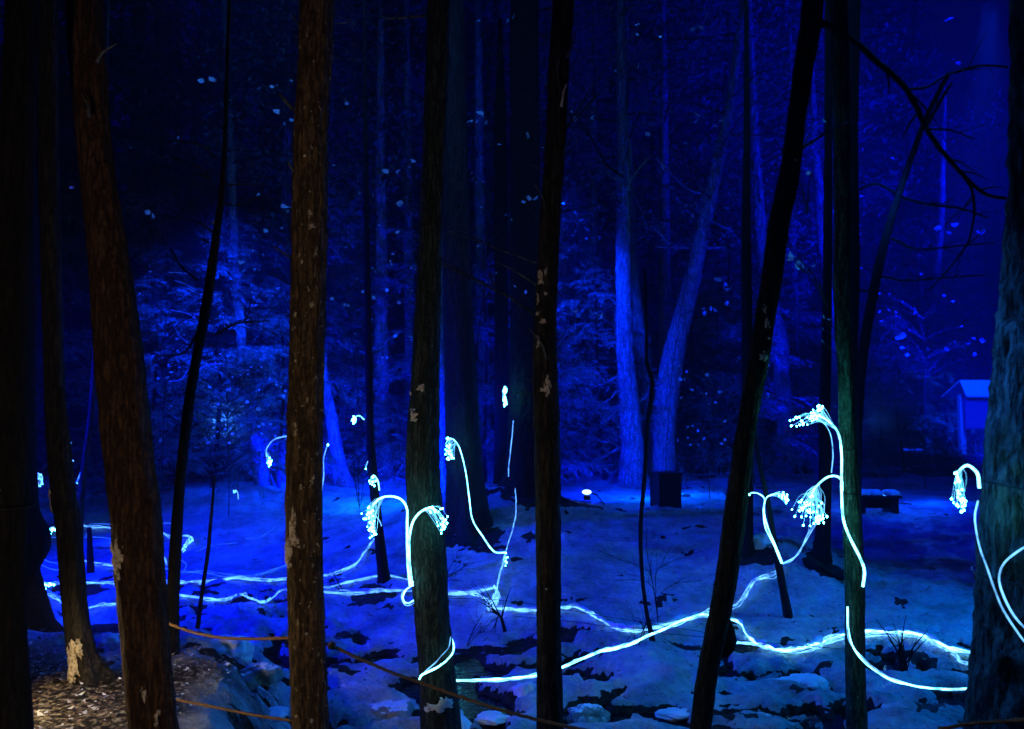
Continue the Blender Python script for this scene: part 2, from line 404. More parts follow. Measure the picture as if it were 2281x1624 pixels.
def tree(key, pts, d, m, label, name='tree', near=True, up=9.0, group=None, flare=0, cat='tree', amp=None, step=None, sides=None):
    path, rr = trunk_path(pts, d, up)
    if flare:
        zb = path[-1].z
        rr = [r * (1 + flare * math.exp(-((p.z - zb) / .22))) for p, r in zip(path, rr)]
    base = path[-1].copy(); base.z = ground(base.x, base.y)
    t = thing(name, base, label, cat, group)
    p2, r2 = resample(path, rr, step or (.03 if near else .14))
    amp = amp if amp is not None else (.10 * max(r2[len(r2) // 2], .02) if near else .05 * r2[len(r2) // 2])
    sd = random.random() * 50
    dg = barkdisp(amp, 26 if near else 14, sd)
    if flare:
        zb0 = p2[-1].z
        def dd(p, dr, r, dg=dg, zb0=zb0):
            a = math.atan2(dr.y, dr.x); return dg(p, dr, r) + .35 * r * math.sin(a * 5 + sd) * math.exp(-(p.z - zb0) / .25)
    else: dd = dg
    MB().tube(p2, r2, sides or (44 if near else 14), True, dd).build('trunk', m, t)
    TREES[key] = (t, p2, r2, d); return t
def stick(parent, pts, d0, d1, w0, w1, m, name='branch', sub=5, extra=0):
    n = len(pts); c = [P(u, v, d0 + (d1 - d0) * i / max(1, n - 1)) for i, (u, v) in enumerate(pts)]
    path = crom(c, sub); N = len(path)
    path = [p + Vector((noise.noise(p * 9) * .006, 0, noise.noise(p * 9 + Vector((5, 5, 5))) * .006)) for p in path]
    dm = (d0 + d1) / 2; rr = [(w0 + (w1 - w0) * i / (N - 1)) / FPX * dm / 2 for i in range(N)]
    mb = MB().tube(path, rr, 7)
    for k in range(extra):
        i = random.randint(N // 4, N - 2); p = path[i]; s = rr[i] * .55
        dirv = ((path[i + 1] - path[i]).normalized() + Vector((random.uniform(-1, 1), random.uniform(-.6, .6), random.uniform(-.6, 1)))).normalized()
        L = random.uniform(.12, .4); q = [p, p + dirv * L * .5 + Vector((0, 0, .02)), p + dirv * L]
        mb.tube(q, [s, s * .7, s * .3], 4)
    return mb.build(name, m, parent)

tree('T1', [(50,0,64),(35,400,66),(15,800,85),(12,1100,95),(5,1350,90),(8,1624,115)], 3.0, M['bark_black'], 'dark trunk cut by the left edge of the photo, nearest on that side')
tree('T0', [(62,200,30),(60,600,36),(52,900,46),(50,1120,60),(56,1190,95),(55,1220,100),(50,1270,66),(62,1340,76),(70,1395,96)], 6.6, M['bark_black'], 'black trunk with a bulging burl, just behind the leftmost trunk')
tree('T1b', [(108,0,38),(110,400,40),(120,812,38),(128,962,44),(140,1092,46),(152,1162,48),(162,1287,48),(172,1387,46),(187,1462,52),(200,1505,72)], 4.85, M['bark_dark'], 'leaning dark trunk whose base glows warm on the leaf litter', flare=.15)
tree('T2', [(190,0,75),(200,180,72),(213,350,66),(232,500,76),(250,650,85),(266,812,98),(285,1000,98),(303,1150,100),(314,1300,98),(330,1500,92),(343,1624,92)], 3.6, M['bark_red'], 'thick reddish brown trunk leaning over the leaf litter, pale scar low on its bark')
tree('T4', [(707,0,76),(700,180,72),(692,300,72),(690,450,74),(688,600,74),(683,812,73),(678,1000,76),(677,1150,77),(681,1300,73),(686,1450,75),(692,1624,74)], 3.7, M['bark_brown'], 'straight scaly brown trunk with pale lichen flecks that the rope passes behind')
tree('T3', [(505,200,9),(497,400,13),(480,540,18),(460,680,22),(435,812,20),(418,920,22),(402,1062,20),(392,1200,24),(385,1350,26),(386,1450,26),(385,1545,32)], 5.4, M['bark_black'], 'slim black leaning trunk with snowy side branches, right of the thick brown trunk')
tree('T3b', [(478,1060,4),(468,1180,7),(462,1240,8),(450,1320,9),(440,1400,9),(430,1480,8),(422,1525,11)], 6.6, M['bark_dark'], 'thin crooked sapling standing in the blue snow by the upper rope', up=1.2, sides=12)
tree('T5', [(977,0,50),(968,300,48),(958,550,50),(952,700,54),(948,812,57),(942,962,70),(942,1062,73),(948,1162,76),(955,1262,76),(962,1362,72),(972,1480,74),(980,1590,84)], 5.3, M['bark_grey'], 'furrowed trunk lit teal by the two glowing fibre sprays bent over it')
tree('T7', [(1255,0,48),(1245,150,46),(1240,280,42),(1230,420,42),(1222,550,44),(1215,700,46),(1214,812,52),(1218,950,54),(1221,1200,53),(1222,1400,50),(1226,1624,54)], 4.7, M['bark_dark'], 'near black trunk with white lichen blotches and broken twigs, centre of the wood')
tree('T8', [(1811,0,44),(1790,150,40),(1773,280,37),(1757,400,42),(1735,500,42),(1722,600,42),(1702,720,40),(1688,812,40),(1666,930,38),(1650,1050,42),(1635,1170,46),(1618,1290,44),(1595,1410,44),(1576,1500,42),(1560,1624,42)], 4.8, M['bark_dark'], 'dark trunk leaning to the right with a long forked limb near its top')
tree('T9', [(1868,0,40),(1874,250,36),(1877,500,32),(1876,620,36),(1880,760,33),(1884,812,33),(1888,950,34),(1893,1080,36),(1900,1200,38),(1905,1330,38),(1905,1450,38),(1909,1624,42)], 5.0, M['bark_moss'], 'slender mossy green trunk with glowing cables strapped up it')
tree('T10', [(2370,0,190),(2368,500,206),(2358,812,232),(2350,1000,244),(2334,1200,242),(2326,1400,250),(2318,1624,276)], 3.2, M['bark_plate'], 'massive trunk at the right edge with plated bark lit blue', sides=90, step=.03, amp=.022)
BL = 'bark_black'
tree('T5b', [(1010,0,44),(1014,300,50),(1018,600,60),(1025,812,66),(1030,962,72),(1035,1062,80),(1040,1140,88),(1038,1178,96)], 11.0, M['bark_dark'], 'broad dark trunk with spreading roots, behind the teal lit trunk', flare=.25, sides=40, step=.06)
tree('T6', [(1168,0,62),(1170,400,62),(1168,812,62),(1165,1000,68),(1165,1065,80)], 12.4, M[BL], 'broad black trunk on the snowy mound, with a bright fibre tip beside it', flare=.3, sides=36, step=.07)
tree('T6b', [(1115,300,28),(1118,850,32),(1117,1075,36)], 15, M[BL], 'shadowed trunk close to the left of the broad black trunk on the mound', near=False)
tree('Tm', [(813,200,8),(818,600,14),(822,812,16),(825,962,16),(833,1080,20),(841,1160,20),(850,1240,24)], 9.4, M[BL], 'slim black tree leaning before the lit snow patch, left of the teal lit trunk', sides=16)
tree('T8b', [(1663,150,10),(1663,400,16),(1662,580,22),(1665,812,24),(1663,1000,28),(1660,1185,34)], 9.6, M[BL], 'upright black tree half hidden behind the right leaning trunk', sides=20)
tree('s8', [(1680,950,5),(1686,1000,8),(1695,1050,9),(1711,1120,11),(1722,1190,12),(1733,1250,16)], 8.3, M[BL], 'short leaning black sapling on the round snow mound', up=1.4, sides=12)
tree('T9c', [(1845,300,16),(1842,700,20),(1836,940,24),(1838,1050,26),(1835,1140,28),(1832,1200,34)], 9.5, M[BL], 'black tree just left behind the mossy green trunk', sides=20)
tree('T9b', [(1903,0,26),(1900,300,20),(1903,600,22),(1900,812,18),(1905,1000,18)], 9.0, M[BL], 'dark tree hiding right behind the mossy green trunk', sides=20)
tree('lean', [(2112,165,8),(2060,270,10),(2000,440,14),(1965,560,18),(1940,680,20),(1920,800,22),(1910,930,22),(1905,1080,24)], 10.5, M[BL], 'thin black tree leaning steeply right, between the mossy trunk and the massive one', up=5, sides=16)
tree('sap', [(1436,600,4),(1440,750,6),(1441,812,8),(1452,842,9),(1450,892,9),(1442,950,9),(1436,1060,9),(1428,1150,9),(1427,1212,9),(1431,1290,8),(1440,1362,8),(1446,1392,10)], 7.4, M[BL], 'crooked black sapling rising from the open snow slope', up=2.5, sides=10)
tree('l2', [(215,700,8),(205,900,12),(187,1050,14),(178,1150,16),(175,1230,18)], 9.5, M['bark_dark'], 'slim leaning tree right behind the warm based trunk', sides=12)
tree('st', [(199,1175,10),(200,1205,11),(201,1240,13)], 10.5, M[BL], 'short dark post in blue snow among the glowing cables', name='stump', up=0, sides=10)

GB = 'blue lit trees of the wood behind'
BG = [
 ([(1246,500,18),(1252,620,22),(1262,812,22),(1277,900,22),(1284,1000,20),(1290,1060,24)], 20, 'blue lit slim tree leaning left, right beside the dark centre trunk'),
 ([(1322,500,16),(1320,700,20),(1318,812,24),(1312,1000,22),(1305,1058,24)], 21, 'blue lit slim upright tree behind the lacy hemlock'),
 ([(1384,200,16),(1387,400,24),(1388,560,30),(1390,700,32),(1394,812,36),(1402,900,42),(1408,1000,48),(1410,1068,60)], 16.5, 'bright rimmed blue tree with bare side twigs at the lit clearing'),
 ([(1402,400,14),(1408,560,20),(1412,640,24),(1425,750,28),(1437,830,32),(1447,900,28),(1450,1000,26),(1452,1056,28)], 18.5, 'brightest rough barked blue tree behind the bare twigs'),
 ([(1622,260,18),(1605,330,24),(1588,420,26),(1565,510,28),(1545,610,32),(1523,700,38),(1505,770,44),(1490,850,48),(1480,950,46),(1474,1078,54)], 17.0, 'long blue tree leaning right, its foot beside the dark box'),
 ([(1480,400,20),(1482,700,28),(1490,900,34),(1500,1060,38)], 21, 'straight dim blue tree crossing behind the leaning blue one'),
 ([(1686,380,16),(1696,520,22),(1710,640,30),(1735,760,34),(1742,860,32),(1748,950,34),(1747,1060,42)], 19, 'textured blue tree right of the leaning dark trunk'),
 ([(1818,340,14),(1832,520,22),(1848,640,20),(1856,820,20),(1862,1010,22)], 22, 'pale blue tree showing beside the mossy green trunk'),
 ([(2206,400,24),(2213,650,34),(2216,820,36),(2220,1000,40)], 31, 'dim blue tree touching the edge of the massive trunk'),
 ([(525,600,14),(533,700,16),(545,812,18),(555,890,20),(567,980,28),(585,1060,32),(594,1118,44)], 15, 'bright blue tree leaning left with snowy roots'),
 ([(700,550,10),(710,700,14),(722,850,16),(733,900,18),(742,960,22),(755,1030,26),(770,1092,38)], 15.8, 'bright blue leaning tree just right of the scaly brown trunk'),
 ([(848,350,18),(850,600,24),(850,812,28),(852,950,28),(858,1060,32)], 18.5, 'broad flat lit blue tree behind the slim black one'),
 ([(908,400,18),(912,650,22),(916,900,26),(918,1060,28)], 20, 'blue tree seen just left of the teal lit trunk'),
 ([(984,700,7),(985,850,8),(986,1000,8),(987,1120,9)], 14.5, 'thin bright blue pole tree right of the teal lit trunk'),
 ([(1068,350,18),(1072,600,22),(1078,900,24),(1082,1060,26)], 19, 'blue tree between the two broad dark trunks'),
 ([(738,300,10),(742,600,12),(758,820,10),(762,1060,12)], 22, 'faint thin blue tree right of the scaly brown trunk'),
 ([(1768,500,10),(1772,700,12),(1775,900,13),(1778,1040,14)], 24, 'faint blue pole in front of the dark gap, near the textured blue tree'),
 ([(640,200,14),(636,500,20),(630,800,24),(628,1070,28)], 21, 'dim blue tree half hidden left of the scaly brown trunk'),
 ([(2095,500,14),(2072,800,18),(2070,990,20)], 30, 'dim tree left of the roofed notice board'),
]
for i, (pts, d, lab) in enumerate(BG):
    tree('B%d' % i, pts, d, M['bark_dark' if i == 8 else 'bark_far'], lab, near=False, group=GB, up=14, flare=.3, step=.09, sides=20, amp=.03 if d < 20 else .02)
rc = random.Random(77)
for i, (pts, d, lab) in enumerate(BG):
    t, p2, r2, dd_ = TREES['B%d' % i]; mb = MB(); bb = MB()
    hi = [p for p in p2 if p.z > 5.2]
    if not hi or i == 13: continue
    for c in range(34):
        p = rc.choice(hi); a = rc.uniform(0, 6.28); L = rc.uniform(.7, 2.4); q = p + Vector((math.cos(a), math.sin(a), rc.uniform(-.3, .4))) * L
        bb.tube([p, (p + q) / 2 + Vector((0, 0, rc.uniform(-.1, .25))), q], [.03, .018, .006], 4)
        for _ in range(70):
            w = p.lerp(q, rc.uniform(.3, 1.1)) + Vector((rc.gauss(0, .30), rc.gauss(0, .30), rc.gauss(0, .2))); e = Vector((rc.uniform(-1, 1), rc.uniform(-1, 1), rc.uniform(-.7, .4))).normalized()
            mb.leaf(w, e, e.cross(Vector((rc.uniform(-.5, .5), rc.uniform(-.5, .5), 1))).normalized(), rc.uniform(.06, .17), rc.uniform(.015, .04), .01)
    bb.build('branch', M['bark_dark'], t); mb.build('crown', M['canopy'], t, False)
# further trees of the wood, each its own object
TR = bpy.data.meshes
def far_trunk_mesh(k):
    mb = MB(); h = 16; b = random.uniform(-.5, .5); c = random.uniform(-.4, .4)
    pth = [Vector((b * (z / h) ** 2 + .12 * math.sin(z * .5 + k), c * (z / h), z - .4)) for z in [h * i / 26 for i in range(27)]]
    rr = [.17 * (1 - .6 * i / 26) * (1 + .5 * math.exp(-i * 1.2)) for i in range(27)]
    mb.tube(pth, rr, 12, True, barkdisp(.012, 8, k * 7)); 
    return mb
def crown_mesh(k, needles=True):
    mb = MB(); rnd = random.Random(k + 40)
    for _ in range(80):
        z = rnd.uniform(1.6, 15.5); a = rnd.uniform(0, 6.28); L = rnd.uniform(1.2, 3.0) * (1 - z / 22)
        p = Vector((0, 0, z)); dr = Vector((math.cos(a), math.sin(a), rnd.uniform(-.25, .2)))
        q = p + dr * L; m_ = (p + q) / 2 + Vector((0, 0, .15)); mb.tube([p, m_, q], [.025, .016, .006], 4)
        for j in range(64):
            t = rnd.uniform(.2, 1.1); s = p.lerp(q, t) + Vector((rnd.gauss(0, .28), rnd.gauss(0, .28), rnd.gauss(0, .10)))
            e = Vector((rnd.uniform(-1, 1), rnd.uniform(-1, 1), rnd.uniform(-.5, .3))).normalized(); sd = e.cross(Vector((0, 0, 1))).normalized()
            mb.leaf(s, e, sd, rnd.uniform(.12, .34), rnd.uniform(.03, .08), .01)
    return mb
protos = []
for k in range(4):
    t = thing('woodland_tree', (0, 0, 0), 'x', 'tree', 'distant trees deep in the blue wood')
    tr = far_trunk_mesh(k).build('trunk', M['bark_dark'], t); cr = crown_mesh(k).build('crown', M['canopy'], t); protos.append((t, tr, cr))
rnd = random.Random(5); used = []; n_far = 0
FARLAB = 'distant tree of the deep wood dissolving into blue darkness'
for i in range(1500):
    y = rnd.uniform(22, 75) if i % 3 else rnd.uniform(22, 38); x = rnd.uniform(-.72, .72) * y
    if math.hypot(x - 14.5, y - 27) < 4 or (abs(x / y - .53) < .07 and y < 29): continue
    if any(math.hypot(x - a, y - b) < 2.3 for a, b in used): continue
    used.append((x, y)); k = rnd.randrange(4); T, tr, cr = protos[k]
    if n_far < 4: T, tr, cr = protos[n_far]; o = T; kids = (tr, cr)
    else:
        o = T.copy(); COL.objects.link(o); kids = []
        for c in (tr, cr): c2 = c.copy(); COL.objects.link(c2); c2.parent = o; kids.append(c2)
    o.location = (x, y, ground(x, y)); sc = rnd.uniform(.8, 1.5); o.scale = (sc, sc, sc); o.rotation_euler = (rnd.uniform(-.05, .05), rnd.uniform(-.05, .05), rnd.uniform(0, 6.28))
    o['label'] = FARLAB; n_far += 1
    if n_far >= 105: break

# ------------------------------------------------------------------ hemlocks: thin stem, layered drooping branches of needle sprays
def hemlock_proto(k):
    rnd = random.Random(100 + k); H = 5.2
    t = thing('hemlock', (0, 0, 0), 'x', 'tree')
    MB().tube([Vector((.06 * math.sin(z + k), .05 * math.cos(z * 1.3 + k), z - .2)) for z in [H * i / 16 for i in range(17)]], [.045 * (1 - i / 18) + .006 for i in range(17)], 8).build('trunk', M['bark_black'], t)
    nb = MB(); br = MB()
    for b in range(64):
        z = rnd.uniform(.45, H - .3); a = rnd.uniform(0, 6.28); L = (1.9 * (1 - z / H) + .35) * rnd.uniform(.35, 1.2)
        dr = Vector((math.cos(a), math.sin(a), 0)); sd = Vector((-dr.y, dr.x, 0)); up = rnd.uniform(-.15, .45); dp = rnd.uniform(.15, .6); cv = rnd.uniform(-.3, .3)
        pts = [Vector((0, 0, z)) + dr * L * s + sd * cv * s * s * L + Vector((0, 0, up * s * L - dp * s * s * L)) + Vector((rnd.gauss(0, .02), rnd.gauss(0, .02), rnd.gauss(0, .02))) for s in (0, .25, .5, .75, 1)]
        br.tube(pts, [.010, .008, .006, .004, .002], 4)
        for j in range(int(9 + 8 * L)):
            s = rnd.uniform(.12, .99); q = lerpv(pts, s); side = rnd.choice((-1, 1))
            tl = (.40 * L * (1.1 - s) + .10) * rnd.uniform(.5, 1.3); td = (dr * rnd.uniform(.2, .9) + sd * side * rnd.uniform(.3, 1) + Vector((0, 0, rnd.uniform(-.7, .15)))).normalized()
            br.tube([q, q + td * tl], [.003, .0015], 3)
            nn = max(4, int(tl / .024))
            for m_ in range(nn):
                w = q + td * tl * (m_ / nn) - Vector((0, 0, .12 * tl * (m_ / nn) ** 2))
                for s2 in (-1, 1):
                    if rnd.random() < .15: continue
                    e = (td * .6 + td.cross(Vector((0, 0, 1))) * s2 + Vector((0, 0, rnd.uniform(-.6, .4)))).normalized()
                    nb.leaf(w, e, e.cross(Vector((rnd.uniform(-.7, .7), rnd.uniform(-.5, .5), 1))).normalized(), rnd.uniform(.04, .10), rnd.uniform(.007, .014))
    br.build('branch', M['bark_dark'], t); c = nb.build('crown', M['needles'], t, False); return t
hp = [hemlock_proto(k) for k in range(5)]
HEM = [(470,1085,14.5,1.0,'bushy blue lit hemlock behind the slim black leaning trunk'),(560,1095,16.5,1.15,'lacy hemlock over the bright blue leaning tree'),(395,1090,15.5,.95,'dark hemlock between the thick brown trunk and the slim black one'),
 (625,1090,14.8,.8,'small hemlock against the left side of the scaly brown trunk'),(790,1070,18.5,1.0,'hemlock behind the slim black tree and the hooked fibre tips'),(1085,1070,17.0,1.0,'bright hemlock between the two broad dark trunks'),
 (1290,1058,18.0,1.25,'lacy bright hemlock right of the dark centre trunk'),(1345,1060,17.5,.95,'lower hemlock with lit fringes left of the bright rimmed tree'),(1560,1045,19.0,1.15,'dark hemlock spreading right of the dark box'),(1630,1040,21,1.2,'hemlock in the gap left of the right leaning trunk'),
 (1790,1040,21.0,1.1,'hemlock between textured blue tree and mossy trunk'),(920,1060,17.5,1.3,'tall hemlock directly behind the teal lit trunk'),(1960,1010,26,1.2,'hemlock behind the bench'),(2060,1000,30,1.5,'hemlock left of the roofed notice board'),(300,1080,17,1.3,'black hemlock behind the thick brown trunk'),(130,1060,17,1.3,'hemlock in darkness beyond the leftmost cables'), (700,1080,20,1.4,'tall hemlock behind the scaly brown trunk'),(1420,1050,24,1.5,'tall hemlock far behind the brightest blue tree'),(1250,1075,15.5,.7,'little lacy hemlock at the very edge of the lit clearing'),(660,1100,17.5,1.35,'hemlock filling the gap beside the scaly brown trunk'),(1680,1060,17,.9,'hemlock tucked behind the upright black tree'),(350,1100,13.5,.8,'low black hemlock near the slim black trunk'),(2010,1040,20,.8,'low hemlock beyond the bench'),(1180,1060,20,1.5,'hemlock glimpsed past the broad black trunk')]
for i, (u, v, d, sc, lab) in enumerate(HEM):
    if i < 5: o = hp[i]
    else:
        s = hp[i % 5]; o = s.copy(); COL.objects.link(o)
        for ch in s.children:
            c = ch.copy(); COL.objects.link(c); c.parent = o
    p = P(u, v, d); p.z = ground(p.x, p.y); o.location = p; o.scale = (sc,) * 3; o.rotation_euler = (.05 * math.sin(i * 2.1), .05 * math.cos(i * 3.3), i * 1.7)
    tag(o, lab, 'tree', 'young hemlocks')

# ------------------------------------------------------------------ branches on the named trees
def br(key, q, pts, w0, w1, dd=0, m='bark_dark', extra=0, d1=None):
    t, p2, r2, d = TREES[key]
    return stick(t, [q(*p) for p in pts], d + dd, (d1 if d1 else d + dd), w0, w1, M[m], extra=extra)
br('T2', UL, [(430,275),(460,230),(520,195)], 8, 3, -.05, 'bark_plate')
br('T2', UL, [(395,520),(385,460),(362,418)], 8, 3, -.14, 'bark_plate')
br('T4', UL, [(1350,165),(1330,110),(1303,72)], 9, 3, -.05, 'bark_plate')
br('T4', UL, [(1310,490),(1270,450),(1243,412)], 9, 5, -.02, 'bark_plate')
br('T4', UL, [(1316,775),(1290,735),(1285,715)], 7, 3, -.05, 'bark_plate')
br('T4', UL, [(1300,1155),(1250,1120),(1215,1098)], 6, 3, 0, 'bark_plate')
br('T5', UL, [(1920,70),(1840,76),(1720,82),(1640,78),(1560,97),(1490,104)], 7, 3, 0, 'bark_plate', 2)
br('T7', UR, [(95,1400),(0,1330),(-90,1285),(-160,1245),(-260,1200),(-335,1165),(-382,1155)], 6, 2.5, 0, 'bark_grey', 4)
br('T7', UR, [(110,1172),(0,1130),(-90,1100),(-180,1060),(-280,1030)], 4, 2, .1, 'bark_plate', 2)
br('T7', UR, [(108,1272),(50,1230),(0,1200),(-80,1160)], 5, 2.5, .1, 'bark_plate')
br('T7', UR, [(150,768),(115,748),(88,738)], 4, 2, 0, 'bark_plate')
br('T7', UR, [(145,930),(140,885),(118,850),(98,822)], 6, 3, -.07, 'bark_plate')
br('T7', UR, [(215,160),(208,90),(180,38),(110,60),(25,138)], 5, 2, -.10, 'bark_dark')
br('T7', UR, [(245,252),(265,200),(280,145)], 7, 4, -.08, 'bark_plate')
br('T7', UR, [(215,415),(205,320),(215,240)], 6, 4, -.14, 'bark_plate')
br('T7', UR, [(220,475),(228,420),(243,375)], 7, 4, -.14, 'crust')
br('T7', UR, [(225,1075),(250,1055)], 4, 2, 0, 'bark_grey'); br('T7', UR, [(220,945),(270,935)], 4, 2, 0, 'bark_grey'); br('T7', UR, [(205,1120),(222,1108)], 5, 3, 0, 'bark_grey')
br('T7', UR, [(155,1600),(130,1530),(75,1460)], 6, 3, -.12, 'bark_plate')
br('T7', LR, [(130,105),(100,85),(58,60)], 5, 3, 0, 'bark_grey')
br('T7', LR, [(100,128),(50,125),(0,130)], 3, 1.5, 0, 'bark_grey')
br('T8', UR, [(1270,670),(1340,630),(1430,575),(1518,533)], 9, 3, 0, 'bark_plate')
br('T8', UR, [(1330,150),(1385,118),(1440,125)], 9, 6, 0, 'bark_dark')
br('T8', UR, [(1190,1112),(1245,1098)], 5, 3, 0, 'bark_grey')
br('T8', UR, [(1370,100),(1450,140),(1530,190),(1620,270),(1740,380),(1800,480),(1850,580),(1930,690),(2010,780),(2100,860),(2200,885)], 16, 8, .1, BL, 6, 5.6)
br('T8', UR, [(2010,780),(2050,850),(2058,950),(2035,1070),(1960,1180),(1860,1290)], 7, 3, .6, BL, 5)
br('T8', UR, [(1760,400),(1850,385),(1950,330),(2090,290),(2210,300)], 6, 4, .3, BL, 5)
br('T8', UR, [(1850,575),(1950,580),(2060,620)], 5, 3, .3, BL, 2)
br('lean', UR, [(1740,880),(1690,850),(1620,820),(1530,850),(1420,880)], 8, 4, 0, BL, 4)
br('lean', UR, [(1740,880),(1850,910),(2000,930),(2120,970)], 7, 4, 0, BL, 6)
br('lean', UR, [(1690,1060),(1800,1110),(1950,1100),(2150,1080)], 6, 3, 0, BL, 6)
br('lean', UR, [(1640,1230),(1750,1250),(1900,1240),(2100,1225)], 6, 3, 0, BL, 6)
br('lean', UR, [(1600,1300),(1540,1290),(1400,1280)], 5, 3, 0, BL, 3)
br('lean', UR, [(1840,575),(1920,430),(1960,370)], 9, 5, 0, BL, 3)
for pts in ([(500,790),(420,730),(330,580),(255,510)], [(520,820),(560,760),(620,690)], [(520,1060),(520,820),(525,640),(480,560)], [(600,1020),(560,900),(505,790)], [(690,770),(640,700)], [(470,800),(410,770)], [(700,1090),(640,1020),(580,1000)], [(900,870),(780,840),(640,700)], [(950,1100),(820,1105),(640,1100)], [(985,1030),(880,980)]):
    br('B2', UR, pts, 6, 3, -2.5 if pts[0][0] < 560 else .5, BL if pts[0] == (500,790) else 'bark_far', 4)
for pts in ([(480,45),(440,70),(380,95),(330,90)],[(478,105),(420,165),(350,160)],[(478,180),(420,250),(395,265)],[(478,375),(430,400),(360,430)],[(478,365),(400,420),(350,440)],[(476,330),(420,345),(330,320)],[(560,175),(620,120),(660,90)],[(560,160),(600,155)]):
    br('B2', LR, pts, 5, 2, .1, 'bark_far', 3)
for pts, e in (([(935,775),(860,730),(760,698)],3),([(950,1035),(900,1000),(830,975),(730,958)],3),([(985,820),(1080,822),(1180,820)],2),([(940,795),(870,765)],1),([(985,900),(1060,915),(1150,880)],2),([(930,1080),(890,1055)],1),([(880,1480),(820,1570),(690,1590)],3),([(960,1490),(1060,1440),(1200,1430)],5),([(880,1250),(800,1180),(760,1100)],2),([(960,700),(880,640),(700,625)],2)):
    b = br('T3', UL, pts, 6, 3, .0, 'bark_dark', e)
    # snow lying along the limb
    mb = MB(); pp = crom([P(*UL(*q), TREES['T3'][3]) for q in pts], 8)
    pp = [p + Vector((0, 0, .012)) for p in pp]
    mb.tube(pp, [.004 + .007 * max(0, noise.noise(p * 14)) for p in pp], 6).build('snow_cover', M['snow'], b)
# shrubs on the slope
def shrub(root, d, tips, label, w=2.6):
    b = G(*root); d = b.y
    t = thing('bare_shrub', b, label, 'shrub'); base = P(root[0], root[1], d)
    for i, q in enumerate(tips):
        pts = [root] + q
        stick(t, pts, d, d + random.uniform(-.3, .3), w if i == 0 else w * .6, 1.1, M['bark_black'], 'stem' if i == 0 else 'branch', extra=8)
shrub(LR(650,1150), 7.2, [[LR(640,1050),LR(620,940),LR(605,860),LR(598,790),LR(605,730)],[LR(620,945),LR(560,900),LR(480,870),LR(390,830)],[LR(640,940),LR(690,890),LR(760,860),LR(850,830)],[LR(630,1000),LR(560,960),LR(450,965)],[LR(650,1040),LR(720,980),LR(850,960)]], 'leafless shrub with thin spread twigs beside the crooked sapling')
shrub(LR(560,1290), 6.4, [[LR(575,1210),LR(600,1150),LR(640,1140)],[LR(540,1200),LR(500,1250)],[LR(590,1170),LR(540,1140)]], 'low bent shrub sprouting through snow below the crossing cables')
shrub(LL(1970,960), 9.2, [[LL(2040,920),LL(2090,880)],[LL(2020,880),LL(2040,860)],[LL(2060,960)]], 'small twiggy shrub at the foot of the broad rooted trunk')
shrub(LL(2080,1260), 7, [[LL(2110,1180),LL(2150,1110)],[LL(2130,1200),LL(2160,1190)]], 'single twig standing in the stream snow left of the dark centre trunk')
shrub(LL(1530,1010), 9, [[LL(1500,960),LL(1480,930)],[LL(1460,970)]], 'short dark sprig between the cables behind the scaly brown trunk')
shrub(LL(2250,1190),7,[[LL(2235,1130),LL(2200,1105),LL(2160,1100)],[LL(2225,1120),LL(2200,1180)]], 'dark arching root sprout beneath the cable junction', 9)
shrub(LR(1800,1415),5.9,[[LR(1750,1380),LR(1730,1310),LR(1730,1250),LR(1755,1215)],[LR(1765,1380),LR(1745,1300),LR(1740,1250)]], 'curved black hoop of root under the snow covered cable at right', 14)
shrub(LL(1600,640),12,[[LL(1598,540),LL(1600,420)],[LL(1580,500),LL(1575,300)],[LL(1610,600),LL(1620,520)]], 'upright thin stems before the lit snow patch')

# ------------------------------------------------------------------ snow-dusted dry leaves held on thin saplings
leafme = []
for k in range(4):
    mb = MB(); L = 1.0; n = 6
    for i in range(n):  # two rows of curved, toothed blade faces
        pass
    prof = [0, .30, .46, .48, .36, .2, 0]; c = [Vector((0, i / 6, .10 * math.sin(i * .6 + k) - .12 * (i / 6) ** 2)) for i in range(7)]
    for i in range(6):
        for s in (-1, 1):
            a, b = c[i], c[i + 1]; a2 = a + Vector((s * prof[i] * .8, .05, .12 * prof[i] * (1 + k * .5))); b2 = b + Vector((s * prof[i + 1] * .8, .05, .12 * prof[i + 1] * (1 + k * .5)))
            b0 = len(mb.v); mb.v += [a, b, b2, a2]; mb.f.append((b0, b0 + 1, b0 + 2, b0 + 3) if s > 0 else (b0 + 3, b0 + 2, b0 + 1, b0))
    me = bpy.data.meshes.new('leaf'); me.from_pydata([tuple(v) for v in mb.v], [], mb.f); me.materials.append(M['dryleaf']); leafme.append(me)
